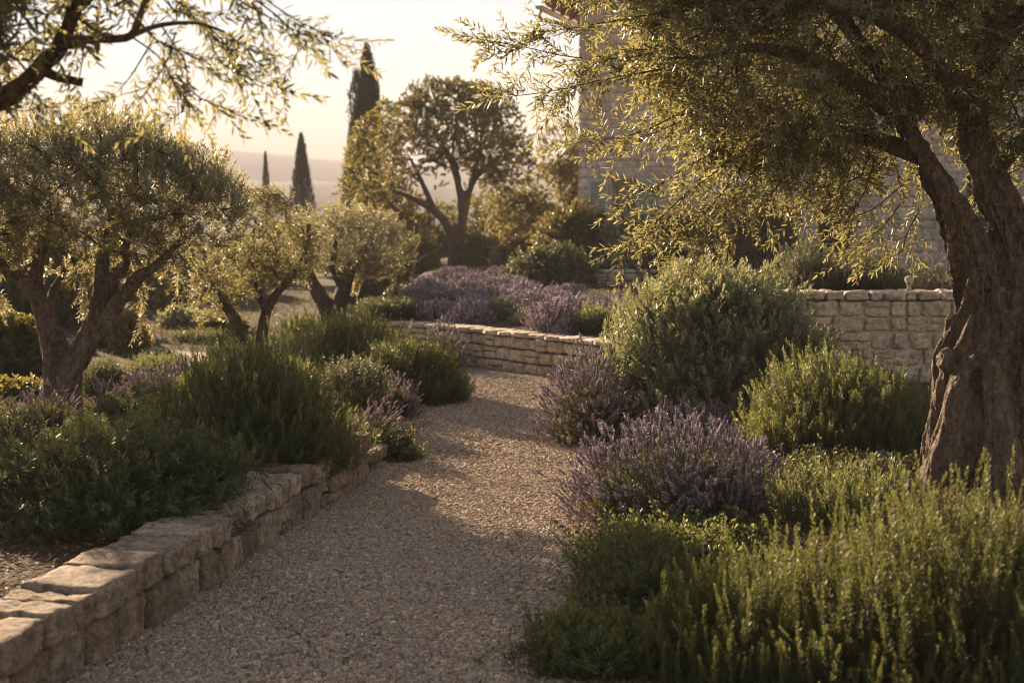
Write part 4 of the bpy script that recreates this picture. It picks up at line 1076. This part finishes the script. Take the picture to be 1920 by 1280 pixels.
SPR = [[(245, 68), (300, 110), (330, 170), (335, 225)], [(300, 45), (330, 90), (350, 130), (345, 200), (315, 228)], [(330, 0), (380, 50), (420, 90), (440, 140)], [(380, 20), (400, 90), (430, 130), (490, 155)], [(330, 140), (370, 180), (410, 200), (452, 212)],
       [(290, 70), (260, 120), (240, 150), (222, 170)], [(400, -30), (480, 20), (540, 50), (612, 85)], [(440, -60), (500, 0), (560, 40), (600, 60)], [(480, 0), (530, 40), (560, 80), (545, 130)], [(150, 60), (155, 100), (150, 140), (147, 165)],
       [(420, 60), (460, 90), (475, 110), (482, 130)], [(60, 130), (55, 170), (75, 190), (85, 200)], [(0, 190), (20, 205), (50, 208), (75, 202)], [(260, 40), (300, 80), (355, 100), (400, 110)], [(330, 60), (310, 120), (280, 160), (230, 178)], [(350, 30), (400, 60), (430, 100), (420, 160)], [(290, -20), (330, 20), (370, 30), (420, 20)], [(200, -60), (230, 0), (225, 40), (200, 60)]]
def ex(q, r):
    for s in SPR:
        off = r.uniform(-.15, .15); spray(q, [at(x, y, D2 + off) for x, y in s], r, SP['olive'], gap=.046, size=.66, rad=.003, droop=.2)
crown(oh, org, [TM[2:]] + G, EL, 1050, SP['olive'], 'olive', r, size=.7, nsub=110, dj=.4, extra=ex, droop=.15)

# --- trees beyond
def leafy(name, label, cat, d, rows, ells, n, seed, leaf='tree', kind='tree', size=1., nsub=150, group=None, lumpf=1.2, dj=.45, mat='bark_far', up=.15, r0=.03):
    r = np.random.default_rng(seed); TR = [lpx(q, d) for q in rows]
    org = (TR[0][0][0], TR[0][0][1], gz(TR[0][0][0], d))
    t = thing(name, label, cat, org, group)
    TR = [[(*q[:3], q[3] * .64) for q in w_] for w_ in TR]
    trunk_mesh('trunk', TR, t, org, M[mat], .03, .012, .006, 5, .2, seed=seed)
    crown(t, org, TR, [el(*e[:2], d, *e[2:]) for e in ells], n, SP[kind], leaf, r, up=up, size=size, nsub=nsub, dj=dj, lumpf=lumpf, r0=r0)
    return t
leafy('round_crowned_tree', 'round crowned tree with a forked trunk above the terrace lavenders', 'tree', 29,
      [[(848, 530, 19), (850, 480, 17), (842, 430, 15), (815, 395, 13), (780, 375, 9), (735, 355, 6)], [(855, 530, 18), (860, 470, 16), (868, 400, 15), (855, 330, 10), (830, 270, 7), (800, 220, 5)], [(868, 400, 13), (885, 340, 9), (900, 280, 7), (905, 220, 4)], [(868, 380, 10), (895, 330, 8), (940, 290, 5)], [(862, 340, 8), (850, 280, 6), (860, 210, 4)], [(815, 395, 9), (790, 340, 7), (765, 290, 4)]],
      [(850, 235, 95, 80, 1.3), (775, 265, 75, 80, 1.1), (920, 260, 75, 85, 1.1), (850, 190, 90, 42, .9), (955, 305, 48, 58, .8), (730, 330, 60, 48, .8), (800, 180, 45, 35, .6), (905, 195, 50, 40, .7), (700, 370, 45, 35, .6), (860, 320, 90, 35, .9, .6)], 2900, 601, 'tree', size=.6, nsub=260, lumpf=2.8)
leafy('yellow_tree', 'yellow leaved tree in front of the tall cypress', 'tree', 31.5,
      [[(790, 520, 9), (788, 470, 9), (770, 420, 8), (740, 390, 6), (700, 350, 4)], [(790, 480, 7), (805, 430, 6), (800, 380, 4)], [(770, 420, 5), (720, 400, 4), (680, 370, 3)]],
      [(705, 300, 60, 85, .9), (680, 365, 55, 45, .8), (725, 230, 35, 45, .6), (740, 390, 70, 45, .8), (800, 410, 50, 40, .7)], 1700, 602, 'tree_gold', size=.65, nsub=150, lumpf=2.4)
leafy('yellow_tree', 'yellow leaved tree beside the house corner', 'tree', 34,
      [[(1060, 520, 9), (1058, 460, 8), (1062, 400, 7), (1050, 340, 5), (1045, 270, 3)], [(1062, 400, 5), (1080, 340, 4), (1078, 280, 3)], [(1058, 450, 6), (1010, 400, 5), (970, 370, 3)]],
      [(1055, 285, 48, 55, .8), (1040, 360, 70, 60, .9), (965, 415, 70, 60, .9), (1010, 440, 70, 60, .9), (1080, 330, 45, 60, .7), (925, 380, 45, 40, .7)], 2200, 603, 'tree_gold', size=.68, nsub=160, lumpf=2.2)
BG = 'trees closing the view behind the garden'
BT = [('dark bushy tree behind the trunk of the round crowned tree', 37, 900, 440, 75, 75, 'tree', 620), ('dark bushy tree between the soft grey olive and the round crowned tree', 36, 770, 455, 70, 60, 'tree', 520),
      ('green bushy tree below the slim cypress', 40, 610, 455, 70, 55, 'tree', 480), ('bushy tree between the two olives at the bend', 34, 520, 480, 70, 65, 'tree', 500), ('dark bushy tree to the right of the forked trunk', 38, 985, 470, 60, 60, 'tree', 450),
      ('hazy green tree across the far path behind the grey green ball', 27, 340, 545, 90, 100, 'tree', 800), ('green tree seen under the crown of the round headed olive', 24, 215, 560, 95, 110, 'tree', 850), ('dense dark tree behind the trunk of the round headed olive', 20, 95, 560, 95, 120, 'tree', 1000), ('dark tree at the picture edge behind the round headed olive', 19, -60, 560, 110, 140, 'tree', 1000),
      ('yellowish tree behind the thin crowned olive', 29, 430, 545, 75, 85, 'tree_gold', 700)]
for i, (lb, d, x, y, rx, ry, mt, n) in enumerate(BT):
    yb = 420 + (1.6 - gz(at(x, 420, d)[0], d)) / d * FPX
    leafy('bushy_tree', lb, 'tree', d, [[(x, yb + 8, 8), (x + 3, y + ry * .4, 7), (x - 4, y - ry * .3, 4)], [(x, y + ry * .5, 5), (x - rx * .5, y, 3)], [(x, y + ry * .4, 5), (x + rx * .5, y - 5, 3)]],
          [(x, y, rx, ry, rx / FPX * d), (x - rx * .45, y + ry * .3, rx * .6, ry * .6, .6 * rx / FPX * d), (x + rx * .5, y + ry * .25, rx * .6, ry * .6, .6 * rx / FPX * d)], n, 620 + i, mt, size=1.05, nsub=60, group=BG, lumpf=2.)

def cypress(label, px, ytop, wpx, d, seed, yb=None, n=2600, group='cypresses', pw=2.6, twin=False):
    r = np.random.default_rng(seed); c = at(px, 420, d); z0 = gz(c[0], d); H = at(px, ytop, d)[2] - z0; R = wpx / 2 / FPX * d
    t = thing('cypress', label, 'cypress', (c[0], d, z0), group)
    q = MB(); tube(q, [(0, 0, -.1), (0, 0, H * .4), (0, 0, H * .85)], [R * .3, R * .2, .02], 8); q.build('trunk', M['bark_far'], t, True)
    q = MB(); u = r.uniform(.03, 1, n) ** .9
    prof = np.clip(np.minimum(.6 + u * 2.2, 1) * (1 - u ** pw) ** .8, .02, 1)
    a = r.uniform(0, 2 * PI, n); lump = sines(seed, f=1.2)
    P = np.stack([np.cos(a), np.sin(a), u * H * .8], -1)
    k = R * prof * (1 + .42 * lump(P * [1.7, 1.7, 2.2])) * np.where(r.random(n) < .6, r.uniform(.8, 1.05, n), r.uniform(.3, 1, n)); 
    T = np.stack([np.cos(a) * k, np.sin(a) * k, u * H], -1)
    if twin: T[:, 0] += np.where(u > .62, np.where(r.random(n) < .12, -R * .36, R * .14), 0) * sstep(.6, .85, u); T[:, 2] -= np.where((T[:, 0] < -R * .1) & (u > .8), (u - .8) * H * .5, 0)
    d_ = nrm(np.stack([np.cos(a) * .28, np.sin(a) * .28, np.ones(n)], -1) + r.normal(0, .2, (n, 3)))
    sz = min(1.4, max(.5, R / .8))
    scatter(q, SP['cypress'], d_, T - d_ * .3 * sz, sz * r.uniform(.7, 1.15, n), r.normal(0, .12, n), r)
    q.build('crown', [M['cypress'], M['twig']], t)
cypress('tallest dark cypress with a spiky double tip', 685, 88, 74, 38, 1, n=8000, pw=3.4, twin=True)
q_c = cypress('medium hazy cypress standing against the hills', 567, 252, 50, 46, 2, n=4000)
cypress('slimmest cypress like a thin spike against the hills', 500, 286, 20, 52, 3, n=1800)
cypress('slender dark cypress in shade behind the round headed olive trunk', 192, 440, 56, 16.5, 4, n=2200)
cypress('dark cypress column against the house wall beside the tall dark bush', 1566, 250, 58, 20, 5, n=2200)

# ------------------------------------------------------------------ ground cover
r = np.random.default_rng(77)
def blades(n, fn, hmin, hmax, r):
    xy = fn(n); z = hgt(xy[:, 0], xy[:, 1]); n = len(xy)
    a = r.uniform(0, 2 * PI, n); h = r.uniform(hmin, hmax, n); w = .0018 + h * .012
    s = np.stack([np.cos(a), np.sin(a), np.zeros(n)], -1) * w[:, None]; b = np.stack([xy[:, 0], xy[:, 1], z - .005], -1)
    l = np.stack([r.normal(0, .4, n), r.normal(0, .4, n), np.ones(n)], -1)
    v = np.stack([b - s, b + s, b + l * h[:, None] * .6 + s * .7, b + l * h[:, None] * .95 + np.stack([l[:, 0], l[:, 1], 0 * h], -1) * h[:, None] * .4], 1)
    return v.reshape(-1, 3), np.arange(n * 4).reshape(n, 4), np.repeat(np.clip(r.normal(.45, .25, n), 0, 1), 4)
def path_clear(xy):
    dd = np.min(np.linalg.norm(xy[:, None] - path_p[None, :, :2], axis=2) - path_p[None, :, 2], axis=1)
    return xy[dd > .02]
def area(x0, x1, y0, y1): return lambda n: path_clear(np.stack([r.uniform(x0, x1, n), r.uniform(y0, y1, n)], -1))
g = MB()
for n, (x0, x1, y0, y1), h0, h1 in ((14000, (-9, -2.6, 9, 20), .03, .09), (12000, (-12, -2, 15.5, 30), .04, .12), (3000, (-5, -1.2, 6.8, 12), .03, .1), (9000, (.7, 4.2, 5, 11), .02, .09), (9000, (1, 7, 11.4, 24), .03, .12)):
    v, f, a = blades(n, area(x0, x1, y0, y1), h0, h1, r); g.add(v, f, a)
e_i = r.integers(12, 60, 2600); side = np.where(r.random(2600) < .5, 1, -1)
e_t = nrm(np.gradient(path_p[:, :2], axis=0)); e_n = np.stack([-e_t[:, 1], e_t[:, 0]], -1)
e_xy = path_p[e_i, :2] + e_n[e_i] * (path_p[e_i, 2:3] * side[:, None] * r.uniform(.86, 1.04, (2600, 1))) + r.normal(0, .07, (2600, 2))
v, f, a = blades(2600, lambda n: e_xy, .015, .055, r); g.add(v, f, a)
tag(g.build('grass', M['grass']), 'short dry grass and weeds between the shrubs and under the olives', 'grass', kind='stuff')
g = MB()
def leaf_litter(n, x0, x1, y0, y1):
    xy = np.stack([r.uniform(x0, x1, n), r.uniform(y0, y1, n)], -1); z = hgt(xy[:, 0], xy[:, 1]) + r.uniform(.004, .02, n)
    d = nrm(np.stack([r.normal(0, 1, n), r.normal(0, 1, n), r.normal(0, .25, n)], -1)); R = frames(d, r.uniform(0, 6.28, n))
    P = np.array([[0, 0, 0], [.006, .002, .02], [0, 0, .042], [-.006, .002, .02]]); s = r.uniform(.5, 1.1, n)
    v = np.einsum('nij,vj->nvi', R, P) * s[:, None, None] + np.stack([xy[:, 0], xy[:, 1], z], -1)[:, None]
    v[..., 2] = np.maximum(v[..., 2], z[:, None] - .003)
    return v.reshape(-1, 3), np.arange(n * 4).reshape(n, 4), np.repeat(r.uniform(0, 1, n), 4)
for n, bx in ((5000, (-3.2, -1.6, 4.2, 7.0)), (2500, (-3, -1.3, 7, 9)), (5000, (.55, 3.2, 4.6, 8.6)), (700, (-1.5, .5, 4.2, 9)), (2500, (1.0, 3.2, 5.4, 8.2))):
    v, f, a = leaf_litter(n, *bx); g.add(v, f, a)
tag(g.build('leaf_litter', M['litter']), 'brown fallen leaves lying on the soil of the beds', 'leaf litter', kind='stuff')

# ------------------------------------------------------------------ air, sky, sun
hz = MB(); hz.box((0, 900, 28), (3000, 1300, 52))
mv = bpy.data.materials.new('haze'); mv.use_nodes = True; nt = mv.node_tree; nt.nodes.clear()
oo = nt.nodes.new('ShaderNodeOutputMaterial'); pv = nt.nodes.new('ShaderNodeVolumePrincipled')
pv.inputs['Color'].default_value = (.58, .565, .61, 1); pv.inputs['Density'].default_value = .0016; pv.inputs['Anisotropy'].default_value = .0
nt.links.new(pv.outputs[0], oo.inputs['Volume'])
tag(hz.build('haze', mv), 'pale evening haze over the valley', 'haze', kind='stuff')

SUN_AZ, SUN_EL = math.radians(-34), math.radians(18)     # azimuth measured from the view direction, negative to the left
to_sun = Vector((math.sin(SUN_AZ) * math.cos(SUN_EL), math.cos(SUN_AZ) * math.cos(SUN_EL), math.sin(SUN_EL)))
sd = bpy.data.lights.new('sun', 'SUN'); sd.energy = 5.0; sd.angle = math.radians(.55); sd.color = (1, .745, .49)
so = bpy.data.objects.new('sun', sd); COL.objects.link(so); so.rotation_euler = to_sun.to_track_quat('Z', 'Y').to_euler(); so.location = (-20, 20, 20)
w = bpy.data.worlds.new('World'); scene.world = w; w.use_nodes = True; nt = w.node_tree
bg = nt.nodes['Background']; sk = nt.nodes.new('ShaderNodeTexSky'); sk.sky_type = 'NISHITA'
sk.sun_disc = False; sk.sun_elevation = SUN_EL; sk.sun_rotation = SUN_AZ; sk.air_density = .85; sk.dust_density = .0; sk.ozone_density = .6
wc = mixc(nt, 1.0, sk.outputs[0], (1.0, .785, .66), 'MULTIPLY')
nt.links.new(wc, bg.inputs[0]); bg.inputs[1].default_value = .05
vs = scene.view_settings; vs.view_transform = 'Standard'; vs.look = 'None'; vs.gamma = 1; vs.exposure = 2.35
cy = scene.cycles
cy.max_bounces = 6; cy.diffuse_bounces = 3; cy.glossy_bounces = 2; cy.transmission_bounces = 4; cy.transparent_max_bounces = 4; cy.volume_bounces = 0
cy.caustics_reflective = False; cy.caustics_refractive = False
cy.use_denoising = True
cy.filter_width = 1.1
